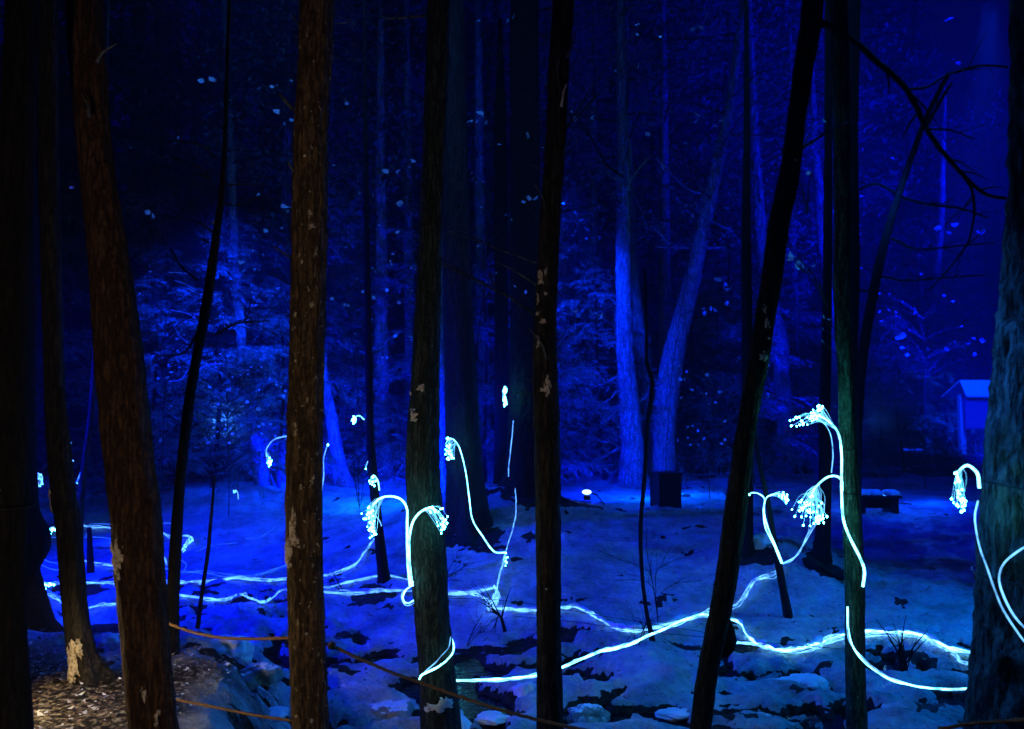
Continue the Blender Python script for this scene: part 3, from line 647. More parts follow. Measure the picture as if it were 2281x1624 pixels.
def sapling(stem, d, leaves, label, w=2.2, m='bark_black'):
    pts = [P(u, v, d) for u, v in stem]; b = pts[-1]; zg = ground(b.x, b.y); pts.append(Vector((b.x, b.y, zg - .05)))
    t = thing('leafy_sapling', Vector((b.x, b.y, zg)), label, 'sapling', 'thin saplings still holding dry leaves')
    pth = crom(pts, 6); n = len(pth)
    MB().tube(pth, [w / FPX * d / 2 * (.35 + .65 * i / n) for i in range(n)], 7).build('stem', M[m], t)
    tw = MB(); rn = random.Random(len(label))
    for (u, v, sz, *o) in leaves:
        dd = d + rn.uniform(-.4, .4); p = P(u, v, dd)
        j = min(range(n), key=lambda i: (pth[i] - p - Vector((0, 0, -.35))).length); q = pth[j]
        mid = (p + q) / 2 + Vector((0, 0, .06)); tw.tube(crom([q, mid, p], 4), [.006] * 4 + [.0035] * 5, 4, False)
        cnt = max(1, int(sz / 7))
        for c in range(cnt):
            me = rn.choice(leafme); l = bpy.data.objects.new('leaf', me); COL.objects.link(l); l.parent = t
            s = (sz * 1.5 if cnt == 1 else sz / cnt * 2.4) / FPX * dd
            l.location = p - t.location + Vector((rn.gauss(0, .4), rn.gauss(0, .4), rn.gauss(0, .2))) * s * (cnt - 1) * .8
            l.scale = (s, s, s); l.rotation_euler = (rn.uniform(.3, 1.3), rn.uniform(-1.6, 1.6), rn.uniform(-.9, .9))
    tag(tw.build('twig', M['bark_grey'], t), kind='stuff')
def fill(u0, v0, u1, v1, n, s0, s1, seed):
    rn = random.Random(seed); out = []
    for _ in range(n):
        cu, cv = rn.uniform(u0, u1), rn.uniform(v0, v1); out.append((cu, cv, rn.uniform(s0, s1)))
        if rn.random() < .5: out.append((cu + rn.uniform(-22, 22), cv + rn.uniform(-10, 10), rn.uniform(s0, s1) * .8))
    return out
sapling([(640,150),(642,500),(665,900),(680,1090)], 10.5, [(450,182,14),(470,178,8),(577,197,9),(600,193,7),(618,192,8),(646,180,6),(622,255,12),(630,275,8),(648,272,9),(625,462,10),(638,464,12),(642,474,6),(590,520,11),(534,590,12),(583,568,8),(580,434,8)] + fill(480,500,640,760,14,4,9,1), 'tall thin sapling with dusted leaves left of the scaly brown trunk')
sapling([(775,300),(772,600),(800,900),(830,1060),(840,1150)], 12, [(768,233,8),(742,370,7),(832,434,8),(805,430,6),(865,388,12),(885,389,10),(918,363,11),(911,375,7),(900,454,13),(745,666,7),(740,712,10),(807,654,9),(829,668,9),(816,425,6)] + fill(740,380,920,780,16,4,8,2), 'thin leafy sapling between the scaly brown trunk and the teal lit one')
sapling([(1105,160),(1090,500),(1060,800),(1040,1080)], 11.2, [(1137,36,16),(1062,48,8),(1013,141,8),(1040,277,12),(1055,272,14),(1082,257,16),(1082,278,10),(1090,304,8),(1108,322,8),(1041,415,13),(1020,425,8),(1007,543,12),(1030,540,9),(1015,567,8),(1084,655,8),(1048,387,7)] + fill(1040,300,1130,760,10,4,8,3), 'leafy sapling with curled leaves left of the broad black trunk')
sapling([(1250,300),(1232,600),(1222,900),(1224,1250)], 8.0, [(1300,700,26),(1330,708,17),(1170,299,13),(1190,448,15),(1168,455,9),(1147,640,8),(1175,650,8),(1275,262,12),(1270,248,7),(1208,330,8),(1425,143,12),(1372,160,9),(1468,84,7),(1425,56,9),(1415,76,6),(1322,268,14)], 'bare sapling with a few large pale leaves right of the dark centre trunk')
sapling([(1560,150),(1545,500),(1500,800),(1482,1060)], 15, [(1552,62,22),(1576,34,12),(1553,266,16),(1568,265,10),(1592,283,11),(1611,272,8),(1448,304,11),(1530,320,8),(1488,337,7),(1610,640,26),(1622,637,12),(1586,694,22),(1570,690,8),(1538,480,10),(1402,428,9),(1643,198,6),(1644,236,5),(1478,500,8),(1625,676,10)], 'slender sapling carrying two big snowy leaves left of the leaning trunk')
sapling([(1778,350),(1820,600),(1888,850),(1890,1080),(1900,1300)], 6.4, [(1755,568,16),(1766,580,20),(1776,592,20),(1800,602,24),(1808,384,10),(1831,272,12),(1776,400,5),(1832,706,9),(1846,714,8),(1836,733,7),(1835,765,9)], 'sapling with a row of snowy leaves between leaning trunk and mossy trunk')
sapling([(2055,150),(2050,500),(2060,800),(2060,1000)], 16, [(2078,268,10),(2124,40,11),(2106,47,8),(2140,142,8),(2122,510,16),(2103,511,14),(2120,522,10),(2191,519,14),(2050,612,9),(2022,752,18),(2015,775,6),(2187,765,12),(2107,660,5),(2177,790,8),(1960,193,5),(2005,235,5),(1993,358,8),(1923,438,7),(2053,572,6)] + fill(1920,640,2180,800,16,4,8,4), 'leafy sapling before the dark canopy left of the massive trunk')
sapling([(380,250),(372,600),(365,900),(360,1120)], 9.5, [(334,480,14),(395,306,6),(335,608,8),(310,658,8),(343,795,7),(432,742,8),(437,732,6),(288,330,5),(480,498,9),(466,537,6)] + fill(340,700,500,820,10,4,8,5), 'dim sapling with scattered leaves right of the thick brown trunk')
sapling([(90,60),(88,500),(84,900),(80,1040)], 7.5, [(152,36,8),(89,129,12),(82,497,9),(153,418,7),(105,101,4)], 'sapling with a few faint leaves between the two leftmost trunks')
sapling([(1705,600),(1700,800),(1702,1000)], 15, fill(1640,700,1720,1000,12,3,7,6), 'distant leafy sapling behind the leaning trunk')
sapling([(500,700),(505,900),(510,1090)], 13, fill(340,780,640,1010,46,3,9,7), 'dense leafed sapling under the hemlocks at left')
sapling([(1600,700),(1590,900),(1580,1050)], 14, fill(1500,800,1660,1000,26,3,8,8), 'leafy sapling in the dark hollow right of the box')
sapling([(960,500),(962,800),(965,1050)], 14, fill(860,400,1000,900,18,3,8,9), 'leafy sapling seen on both sides of the teal lit trunk')

# ------------------------------------------------------------------ pale patches on bark: snow crust and lichen
def patch(key, u, v, w, h, seed, m='crust', parts=1):
    t, p2, r2, d = TREES[key]; c0 = P(u, v, d)
    i = min(range(len(p2)), key=lambda k: abs(p2[k].z - c0.z)); c = p2[i]; r = r2[i]
    a0 = math.asin(max(-.95, min(.95, (c0.x - c.x) / r))); W_ = w / FPX * d / 2; H_ = h / FPX * d / 2
    mb = MB(); rings, seg = 6, 30; rp = random.Random(seed)
    for (ox, oz, sc_) in [(0, 0, 1)] + [(rp.uniform(-1.3, 1.3), rp.uniform(-1.4, 1.4), rp.uniform(.15, .4)) for _ in range(5 if h > 15 else 0)]:
     base = len(mb.v)
     for k in range(rings + 1):
         f = k / rings
         for j in range(seg):
             g = 2 * math.pi * j / seg; q = 1 + .9 * noise.noise((math.cos(g) * 1.6 + seed, math.sin(g) * 1.6, seed)) + .7 * noise.noise((math.cos(g) * 4 + seed, math.sin(g) * 4, seed))
             x = math.cos(g) * W_ * f * q * sc_ + ox * W_; z = math.sin(g) * H_ * f * q * sc_ + oz * H_; zz = c0.z + z
             i2 = min(len(p2) - 1, max(0, i - int(z / .03))); cc = p2[i2]; rr = r2[i2] * 1.07 + .004 + .006 * (1 - f ** 3)
             a = a0 + x / r; mb.v.append(Vector((cc.x + math.sin(a) * rr, cc.y - math.cos(a) * rr, zz)))
     for k in range(rings):
         for j in range(seg):
             q = base + k * seg + j; w2 = base + k * seg + (j + 1) % seg; mb.f.append((q, w2, w2 + seg, q + seg))
    mb.build('snow_patch', M[m], t)
for a in (('T2',*LL(565,855),26,50,1),('T2',*LL(585,835),16,34,2),('T2',*LL(685,1435),8,22,3),('T2',*LL(730,1540),9,24,4),('T2',*LL(570,805),6,30,5),
          ('T4',*LL(1330,720),14,66,6),('T4',*LL(1310,800),18,36,7),('T4',*LL(1300,850),20,34,8),('T4',*LL(1345,770),12,20,9),('T4',*UL(1405,1027),13,9,10),('T4',*UL(1380,718),5,7,11),('T4',*UL(1368,1178),5,12,12),('T4',*UL(1340,1410),6,12,13),('T4',*LL(1405,1555),6,12,14),('T4',*LL(1385,1175),5,6,15),
          ('T1b',*LL(240,605),14,44,16),('T1b',*LL(243,570),10,18,17),('T1b',*LL(350,1300),26,70,18),('T1b',*LL(375,1250),18,40,19),('T1b',*LL(345,1360),30,24,20),
          ('T5',*LL(1885,105),16,14,21),('T5',*LL(1850,225),16,20,22),('T5',*LL(1840,130),6,10,23),('T5',*LL(1858,245),8,8,24),
          ('T7',*UR(130,1250),11,26,25),('T7',*UR(150,1220),6,14,26),('T7',*UR(120,1335),5,18,27),('T7',*UR(148,1315),7,8,28),('T7',*UR(138,1437),11,10,29),('T7',*UR(118,1400),8,8,30),('T7',*UR(120,1520),5,26,31),('T7',*LR(155,95),12,28,32),('T7',*LR(135,115),12,8,33),('T7',*LR(152,988),5,6,34),
          ('T8',*UR(1122,1445),10,24,35),('T8',*UR(1115,1385),6,16,36),('T8',*UR(1128,1510),7,5,37),('T8',*UR(1108,1590),13,16,38),('T8',*UR(1247,725),4,6,39),
          ('T1',*LL(40,560),18,50,40),('T3',*UL(880,1480),8,9,41),('T3',*UL(958,993),8,7,42),('T9',*UR(1475,655),4,5,43)):
    patch(*a)
for a in (('T5',*LL(1960,1490),44,20,50),('T5',*LL(1985,1475),24,26,51)): patch(*a, m='snow')
# bracket fungus / burl on leaning trunk
t8 = TREES['T8'][0]; c = P(1626, 1425, 4.85); mb = MB()
mb.tube([c + Vector((-.03, 0, z)) for z in (.16, .12, .06, 0, -.06, -.10)], [.01, .035, .055, .065, .055, .02], 14, True, lambda p, dr, r: r * .3 * noise.noise(dr * 2 + p * 9)).build('burl', M['bark_black'], t8)

# ------------------------------------------------------------------ rocks
def rock(u, v, w, h, label, m='rock', seed=0, dep=.8):
    p = G(u, v); d = p.y; rx = w / FPX * d / 2; rz = h / FPX * d / 2; t = MB(); t.ico((0, 0, 0), 1, 26, 40)
    out = []
    for q in t.v:
        n_ = 1 + .50 * noise.noise(q * 1.1 + Vector((seed * 1.37, 0, 0))) + .22 * noise.noise(q * 2.9 + Vector((seed * .77, 5, 0))) + .07 * noise.noise(q * 8)
        q = q * n_; q.z = q.z if q.z < .55 else .55 + (q.z - .55) * .6; out.append(Vector((q.x * rx, q.y * rx * dep, q.z * rz * 1.2)))
    t.v = out; o = t.build('rock', M[m]); o.location = P(u, v, d + rx * .2); tag(o, label, 'rock', 'rocks along the stream'); return o
rock(855,1600,118,62,'pale bare topped boulder in the stream left of the teal lit trunk',seed=1)
rock(990,1612,100,66,'snow capped boulder at the foot of the teal lit trunk','snow',2)
rock(578,1508,86,56,'small half bare rock in blue snow left of the scaly brown trunk',seed=3)
rock(1305,1600,92,50,'greenish rounded rock by the foot of the dark centre trunk',seed=4)
rock(1172,1555,60,70,'upright snow plastered rock left of the dark centre trunk','snow',5)
rock(240,1430,46,36,'frosted stone wedged beside the thick brown trunk','snow',6)
rock(515,1445,90,60,'snow buried boulder under the upper rope','snow',7)
rock(1688,1215,66,50,'round snow topped rock on the mound behind the leaning trunk','snow',8)
rock(1790,1535,140,50,'long snow covered rock right of the leaning trunk','snow',9)
rock(2115,1465,90,26,'flat snow slab beside the massive trunk','snow',10)
rock(785,1548,76,46,'low rock under the rope behind the scaly brown trunk',seed=11)
rock(660,1365,24,16,'small stone poking from snow under the cables',seed=12)
rock(760,1290,40,14,'snowy stone between cables behind the scaly trunk',seed=13)
rock(1430,1545,90,34,'snow pillow rock in the stream right of centre','snow',14)
rock(235,1215,60,24,'snow hummock among the glowing cables at far left','snow',15)
for i, (u, v, w, h, lab) in enumerate([(1100,1600,70,20,'snow cushion stone at the frame bottom, left of the dark centre trunk'),(1500,1590,80,18,'broad snow cushion stone at the bottom, left of the leaning trunk'),(1680,1600,70,22,'snow lump right at the leaning trunk foot'),(2000,1580,90,20,'wide snow lump between mossy and massive trunks'),(600,1590,80,18,'wide snow lump above the lower rope')]):
    rock(u, v, w, h, lab, 'snow', 20 + i)

# ------------------------------------------------------------------ glowing fibre-optic cables
GC = 'glowing fibre cables laid through the snow'
def cable(label, pts, w, m, d=None, strands=1, spread=.02, snow=False, lift=.05, q=None, cat='cable', seed=1):
    rn = random.Random(seed); c = []
    for i, e in enumerate(pts):
        u, v = q(e[0], e[1]) if q else (e[0], e[1])
        if len(e) > 2: p = P(u, v, e[2])
        elif d: p = P(u, v, d)
        else: p = G(u, v, lift, fn=ground)
        c.append(p)
    # smooth sudden depth changes of ground-laid cables
    base = crom(c, 10); dm = sum(p.y for p in base) / len(base)
    t = thing('fiber_optic_cable', base[0], label, cat, GC)
    if strands > 1: strands += 1
    for s in range(strands):
        ph = rn.uniform(0, 6.28); fr = rn.uniform(3, 8); path = []
        for i, p in enumerate(base):
            k = math.sin(math.pi * i / (len(base) - 1)) ** .4 if strands > 1 else 1
            o = Vector((0, math.cos(ph + i / len(base) * fr), math.sin(ph + i / len(base) * fr * 1.7))) * spread * (s > 0) * k
            o += Vector((noise.noise(p * 5 + Vector((s, 0, 0))), 0, noise.noise(p * 5 + Vector((9, s, 0))) + .5 * noise.noise(p * 16 + Vector((s, 7, 0))))) * (.010 if q is None or dm < 5 else .020) * (1 if s else .6)
            path.append(p + o)
        r = w * .66 / FPX * dm / 2 * (1 if s == 0 else rn.uniform(.32, .6))
        MB().tube(path, [r * (1 + .25 * noise.noise(p * 9)) for p in path], 8).build('strand', M[m if (s == 0 or m != 'fib_white') else 'fib_cyan'], t)
    if snow:
        mb = MB(); mb.tube([p + Vector((0, .015, .018)) for p in base], [max(.002, .015 + .030 * noise.noise(p * 6) + .014 * noise.noise(p * 19)) for p in base], 10, True, lambda p, dr, r: .014 * noise.noise((p + dr * .05) * 26))
        mb.build('snow_cover', M['snow'], t)
    return t
cable('thick white cable rising from the teal lit trunk to the leaning trunk', [(2031-2281,1408,5.45),(0,1400,5.6),(115,1380,5.7),(250,1338,5.8),(400,1280,6.0),(520,1250,6.15),(640,1195,6.3),(740,1150,6.4),(830,1118,6.5),(900,1122,6.5)], 7.5, 'fib_white', q=LR, strands=2, spread=.012)
cable('white cable wound twice around the foot of the teal lit trunk', [(1868,1398,5.12),(1885,1375,5.08),(1960,1335,5.08),(2008,1298,5.22),(2023,1255,5.34),(2008,1205,5.34),(1995,1140,5.3)], 6, 'fib_white', q=LL)
cable('thin strand crossing the wound cable on the teal lit trunk', [(1868,1392,5.12),(1900,1355,5.06),(1950,1310,5.06),(1990,1262,5.12),(2010,1210,5.3)], 3.5, 'fib_cyan', q=LL)
cable('wavy pale cable crossing behind the thin crooked sapling', [(720,1055),(800,1028),(900,1040),(1000,1045),(1070,1025),(1120,1045),(1170,1062),(1215,1040),(1250,1005),(1300,998),(1430,995),(1550,970),(1700,940),(1825,960)], 4.5, 'fib_far', q=LL, strands=2, spread=.015, snow=False)
cable('upper pale cable running to the small hooked sprays at the slim black tree', [(360,972),(530,975),(720,970),(900,970),(1060,955),(1180,962),(1280,955),(1430,942),(1520,915),(1590,880),(1620,840),(1668,775)], 3.8, 'fib_far', q=LL, strands=3, spread=.02)
cable('dim blue cable just above the upper pale cable', [(720,905),(810,920),(900,930),(1050,945),(1180,925),(1280,890)], 2.6, 'fib_blue', q=LL, strands=2, spread=.03)
cable('taut twin cable between the scaly brown trunk and the junction', [(1430,1012),(1560,1016),(1700,1010),(1840,1010),(1980,1016),(2100,1012),(2200,996)], 3.8, 'fib_far', q=LL, strands=4, spread=.025, snow=True)
cable('loose strands sagging just under the twin cable to the junction', [(1980,1022),(2060,1018),(2130,1032),(2170,1045),(2195,1062)], 3, 'fib_cyan', q=LL, strands=3, spread=.02)
cable('knot of cable hanging at the junction left of the dark centre trunk', [(2200,985),(2215,1010),(2222,1040),(2195,1060),(2172,1075),(2180,1088),(2215,1050),(2200,1020),(2190,1060)], 4, 'fib_cyan', q=LL, strands=3, spread=.03, lift=.12)
cable('white coil hanging on the left side of the teal lit trunk', [(1822,955,5.2),(1838,975,5.12),(1805,1005,5.2),(1792,1035,5.2),(1800,1060,5.16),(1822,1066,5.12),(1840,1055,5.08)], 4, 'fib_white', q=LL, strands=2, spread=.015)
cable('snow dusted cable sagging across the slope behind the dark centre trunk', [(-100,1085),(0,1090),(100,1096),(215,1085),(280,1082),(340,1108),(400,1140),(440,1165),(520,1180),(600,1178),(700,1152),(830,1122)], 5.5, 'fib_cyan', q=LR, strands=3, spread=.014, snow=True)
cable('bright snow crusted cable draped from the leaning trunk past the mossy trunk', [(965,1135),(1020,1152),(1050,1205),(1090,1240),(1160,1262),(1240,1272),(1320,1255),(1400,1225),(1490,1203),(1570,1190),(1680,1192),(1800,1200),(1880,1228),(1950,1262),(2040,1285),(2120,1300)], 7.5, 'fib_white', q=LR, strands=3, spread=.016, snow=True)
cable('bundle of thin strands beneath the snow crusted cable', [(958,1238),(1090,1246),(1240,1280),(1330,1270),(1400,1243),(1490,1222),(1570,1212),(1720,1206),(1830,1222),(1900,1250),(1980,1290),(1995,1318),(2045,1335),(2110,1345)], 4, 'fib_cyan', q=LR, strands=3, spread=.02)
cable('smooth white cable drooping from the mossy trunk to the massive trunk', [(1494,1080,4.88),(1497,1180,4.86),(1520,1260,4.8),(1590,1340,4.7),(1680,1400,4.6),(1800,1435,4.5),(1920,1446,4.4),(2040,1440,4.3),(2130,1425,4.2)], 6, 'fib_white', q=LR, strands=2, spread=.008)
cable('pale cable climbing the slope to the forked sprays on the mound', [(1205,888),(1170,935),(1090,960),(1040,1030),(985,1075),(890,1085),(840,1112)], 4, 'fib_cyan', q=LR, strands=3, spread=.03)
cable('blue cable pair running down across the massive trunk', [(2072,605,3.02),(2060,680,3.05),(2080,800,3.02),(2120,920,2.96),(2180,1080,2.93),(2260,1200,2.9),(2330,1280,2.9)], 5.5, 'fib_cyan', q=LR)
cable('white cable curling out over the lower massive trunk', [(2330,800,2.86),(2281,820,2.86),(2200,880,2.92),(2170,940,2.93),(2180,1010,2.92),(2230,1110,2.9),(2320,1210,2.9)], 6, 'fib_cyan', q=LR)
cable('slim strand dropping from the pair to the slope junction', [(2202,1040),(2212,1005),(2216,975),(2228,925),(2250,848)], 4.0, 'fib_cyan', q=LL, strands=2, spread=.02)
cable('hair thin strand up the slope to the broad black trunk', [(2250,850,9.2),(2270,780,9.6),(2291,700,10.0),(2299,620,10.6),(2296,552,11.3)], 2.6, 'fib_cyan', q=LL)
cable('hair thin strand hanging along the broad black trunk', [(2264,500,11.9),(2268,430,12.0),(2281,330,12.1),(2288,250,12.1)], 2.6, 'fib_cyan', q=LL)
LC = [([(180,965),(230,975),(290,978),(370,975)],3.6,'bright cable passing behind the warm based trunk'),([(185,1005),(240,1040),(300,1080)],3.2,'cable slanting down behind the warm based trunk'),([(185,990),(240,1020),(300,1062)],2.6,'thinner cable slanting beside the first one at far left'),
 ([(360,1095),(440,1075),(545,1056)],3.6,'short bright cable between the warm based and thick brown trunks'),([(720,1020),(760,1035),(800,1050)],2.6,'short cable crossing just beside the slim black trunk'),([(175,860),(225,880),(290,890)],2.4,'dim cable at far left above the bright one'),([(180,890),(230,912),(280,920)],2.4,'second dim cable at far left above the bright one'),
 ([(360,870),(430,885),(530,903)],3,'pale cable in the snow left of the thick brown trunk'),([(375,772),(450,770),(525,780)],2.6,'far pale cable near the short dark post'),([(385,768),(395,735),(410,710),(500,712)],2.6,'hooked far cable by the short dark post'),([(320,708),(400,722),(500,728)],3,'farthest bright cable beyond the short dark post'),([(205,768),(260,772),(320,770)],2.4,'far blue cable behind the warm based trunk'),
 ([(725,750),(760,765),(830,762),(857,782),(835,805),(808,828)],3.6,'bright hook of cable right of the slim black trunk'),([(710,712),(765,708)],2.6,'short far cable behind the slim black trunk'),([(708,836),(728,856),(742,890)],4,'short bright cable end beside the slim black trunk'),([(800,870),(830,890),(815,925)],2.2,'faint curl of cable right of the slim black trunk'),
 ([(870,835),(950,805),(1055,795)],1.6,'faint hair thin cable in the dark snow'),([(1095,775),(1160,770),(1225,725)],1.6,'another faint cable higher in the dark snow'),([(215,765),(218,735),(245,725)],4.5,'bright kinked cable end at far left'),([(125,640),(150,690),(200,755)],2.4,'crossed blue strand leaning down at far left'),([(168,610),(182,670),(150,720)],2.2,'blue strand crossing the other at far left'),([(120,592),(160,550)],2.6,'short slanting blue strand at far left')]
for i, (pts, w, lab) in enumerate(LC):
    dd = None
    if pts[0][1] < 700: dd = 10.5
    cable(lab, pts, w * 1.05, 'fib_blue' if w < 2.8 else 'fib_far', q=LL, strands=2 if w > 2.8 else 1, spread=.02, d=dd, seed=i)

# fibre sprays: stem, fine strands and round glowing tips
tipme = MB().ico((0, 0, 0), 1, 6, 8); _t = bpy.data.meshes.new('glowing_tip'); _t.from_pydata([tuple(v) for v in tipme.v], [], tipme.f); _t.materials.append(M['tip']); _t.polygons.foreach_set('use_smooth', [True] * len(_t.polygons))
_t2 = _t.copy(); _t2.materials[0] = M['tip_blue']
def spray(label, stem, d, w, tips, q, n, sz=2.2, m='fib_white', blue=False, seed=1, sp=.9, droop=.5):
    """stem px path at depth d; tips: centre list where strand ends gather (px), n per centre"""
    rn = random.Random(seed); pts = []
    for e in stem:
        u, v = q(e[0], e[1]); pts.append(P(u, v, e[2] if len(e) > 2 else d))
    path = crom(pts, 10); t = thing('fiber_light_spray', path[0], label, 'fiber light', 'glowing fibre sprays')
    r = w / FPX * d / 2; N = len(path)
    MB().tube(path, [r * (1 - .35 * i / N) for i in range(N)], 10).build('stem', M[m], t)
    sb = MB(); dm = pts[-1].y
    for (x, y, rx, ry) in tips:
        for k in range(n):
            u, v = q(x + rn.gauss(0, .5) * rx, y + rn.gauss(0, .5) * ry); e = P(u, v, dm + rn.uniform(-.08, .08))
            s = path[int(N * rn.uniform(.72, .99))]; L = (e - s).length
            mid = (s + e) / 2 + Vector((rn.uniform(-.1, .1), rn.uniform(-.1, .1), .12 * rn.random() + .1)) * L
            sb.tube(crom([s, mid, e], 5), .35 * sz / FPX * dm / 2, 4, False)
            b = bpy.data.objects.new('glowing_tip', _t2 if blue else _t); COL.objects.link(b); b.parent = t; b.location = e - t.location
            k_ = sz * rn.uniform(.65, 1.2) / FPX * dm; b.scale = (k_, k_, k_ * 1.2)
    sb.build('fine_strands', M['fib_cyan'], t); return t
spray('fibre spray arching left from the teal lit trunk', [(1828,990,5.2),(1818,900,5.22),(1814,800,5.22),(1814,700,5.22),(1812,640,5.2),(1785,600,5.15),(1735,587,5.1),(1688,600,5.1),(1655,640,5.1),(1642,690,5.1)], 5.15, 5.5, [(1645,700,22,60),(1658,740,22,26),(1640,660,20,30)], LL, 12, 1.9)
spray('fibre spray arching right across the teal lit trunk', [(1836,985,5.12),(1826,900,5.08),(1822,800,5.06),(1836,710,5.04),(1870,660,5.02),(1915,638,5.0),(1940,648,5.0)], 5.0, 6, [(1960,680,34,60),(1920,645,40,16),(1975,715,16,24)], LL, 11, 1.9)
spray('high fibre spray swept left from the mossy green trunk', [(1563,990,4.82),(1570,920,4.82),(1550,860,4.8),(1500,760,4.82),(1475,680,4.86),(1468,560,4.88),(1468,400,4.88),(1455,310,4.88),(1420,262,4.85),(1375,232,4.8),(1330,228,4.8)], 4.85, 6, [(1330,228,40,20),(1270,250,55,26),(1365,200,16,20)], LR, 13, 2.0)
spray('single thin fibre behind the high spray of the mossy trunk', [(1423,482,5.1),(1430,400,5.1),(1420,315,5.05),(1390,262,5.0),(1350,240,5.0)], 5.0, 2.6, [(1340,235,30,12)], LR, 5, 1.6, m='fib_cyan')
spray('round drooping fibre spray hung on the mossy green trunk', [(1470,560,4.88),(1468,515,4.86),(1440,497,4.85),(1400,505,4.8),(1355,545,4.8),(1330,590,4.8)], 4.8, 5.5, [(1320,620,60,50),(1330,680,70,40),(1285,640,26,40),(1375,690,30,20)], LR, 13, 2.0)
spray('looped thin fibre hanging over the mound behind the round spray', [(1205,888,8.0),(1250,870,8.0),(1300,800,7.8),(1345,725,7.6),(1385,665,7.4),(1388,620,7.3),(1355,602,7.2),(1320,605,7.2)], 7.6, 2.8, [(1300,615,30,14)], LR, 6, 1.8, m='fib_cyan')
spray('second strand of the looped fibre over the mound', [(1210,885,8.1),(1275,845,8.0),(1310,770,7.9),(1350,700,7.7)], 7.9, 2.4, [(1352,690,10,10)], LR, 3, 1.4, m='fib_cyan')
spray('forked fibre spray bending right on the leaning black sapling', [(1205,885,8.1),(1175,810,8.1),(1145,740,8.1),(1124,665,8.1),(1130,600,8.1),(1160,580,8.1),(1195,576,8.1)], 8.1, 3.4, [(1200,580,26,14),(1222,600,10,18)], LR, 9, 1.8, m='fib_white')
spray('forked fibre bending left behind the leaning trunk', [(1200,885,8.15),(1165,800,8.15),(1130,730,8.15),(1120,650,8.15),(1125,600,8.15),(1098,575,8.15),(1065,571,8.15)], 8.15, 3.0, [(1052,575,10,6)], LR, 3, 1.4, m='fib_white')
spray('fibre spray with beads hanging beside the massive trunk', [(2082,550,3.05),(2075,490,3.05),(2050,460,3.05),(2025,450,3.05),(1995,470,3.05),(1985,495,3.05)], 3.05, 6.5, [(1985,560,20,60),(1985,600,46,40),(1975,500,26,28),(2010,620,18,40)], LR, 7, 2.4)
spray('fibre spray on the broad rooted trunk with its long falling strand', [(2250,838,9.0),(2200,832,9.0),(2150,765,9.3),(2105,690,9.6),(2090,590,9.9),(2075,480,10.2),(2050,380,10.4),(2025,338,10.4),(2000,332,10.4),(1985,355,10.4)], 10, 3.0, [(1990,360,14,50),(2000,400,26,26)], LL, 11, 1.8)
spray('compact bright fibre tip beside the broad black trunk on the mound', [(2258,180,12),(2252,150,12),(2245,120,12),(2246,105,12)], 12, 4, [(2246,112,10,14),(2248,160,8,26)], LL, 9, 2.0)
spray('little hooked fibre spray on the slim black tree', [(1690,560,9.3),(1684,520,9.3),(1668,495,9.3),(1655,500,9.3)], 9.3, 2.8, [(1656,520,18,28)], LL, 14, 1.8)
spray('hooked fibre strand left of the slim black tree', [(1700,720,9.1),(1690,695,9.1),(1668,670,9.1),(1655,660,9.1)], 9.1, 2.4, [(1655,665,10,14)], LL, 4, 1.5, m='fib_cyan')
spray('tiny distant fibre bloom left of the slim black tree', [(1622,245,13),(1600,228,13),(1580,235,13)], 13, 2.2, [(1572,243,12,16)], LL, 10, 2.0)
spray('long curved distant fibre left of the scaly brown trunk', [(1278,318,12),(1220,335,12),(1188,375,12),(1186,410,12)], 12, 2.4, [(1196,430,14,20)], LL, 10, 1.6, m='fib_cyan')
spray('lone drooping fibre below the tiny distant bloom', [(1665,355,11),(1662,400,11),(1640,430,11),(1628,460,11)], 11, 2.4, [(1628,462,3,4)], LL, 1, 1.2, m='fib_cyan')
spray('thin upright distant fibre right of the scaly brown trunk', [(1425,600,12),(1442,500,12),(1442,420,12),(1458,360,12)], 12, 2.2, [(1460,355,3,5)], LL, 2, 1.2, m='fib_cyan')
spray('small blue fibre flower under the hemlocks at left', [(1062,600,12),(1058,570,12),(1044,560,12)], 12, 2.0, [(1040,562,12,8)], LL, 6, 1.4, m='fib_cyan', blue=True)
spray('distant bright fibre tip right of the leftmost trunk', [(128,405,10),(148,380,10),(152,345,10),(138,350,10)], 10, 2.6, [(132,357,14,14)], LL, 10, 2.2, m='fib_blue', blue=True)
spray('distant wavy fibre between warm based and thick brown trunks', [(328,430,10),(308,415,10),(314,380,10),(308,350,10)], 10, 2.6, [(305,350,10,14)], LL, 7, 1.5, m='fib_cyan', blue=True)
spray('double distant fibre bloom at far left', [(188,525,10),(186,495,10),(165,485,10),(152,490,10)], 10, 2.4, [(135,510,26,30),(180,510,14,34)], LL, 13, 1.7, m='fib_cyan', blue=True)
spray('short blue fibre curl behind the slim leaning tree', [(340,525,10),(355,500,10),(358,480,10)], 10, 2.4, [(342,525,3,5)], LL, 2, 1.2, m='fib_blue', blue=True)
spray('bright cluster of fibre tips at the far left cable bend', [(210,765,9),(225,745,9),(240,728,9)], 9, 3.0, [(212,755,14,16),(232,735,18,8)], LL, 8, 1.6, m='fib_cyan')
spray('bright cluster of fibre tips on the lowest far left cables', [(188,1015,8),(195,995,8),(210,985,8)], 8, 3.0, [(190,1000,14,30),(218,980,30,8)], LL, 8, 1.5, m='fib_cyan')
spray('little snowy fibre knot on the slope strand', [(2248,900,8.6),(2252,870,8.6),(2250,850,8.6)], 8.6, 2.4, [(2250,860,12,30)], LL, 8, 1.3, m='fib_cyan')
spray('small fibre tip cluster at the cable hook by the slim black trunk', [(806,832,9),(812,822,9),(820,812,9)], 9, 2.4, [(815,815,14,16),(850,780,12,16)], LL, 7, 1.4, m='fib_cyan', blue=True)

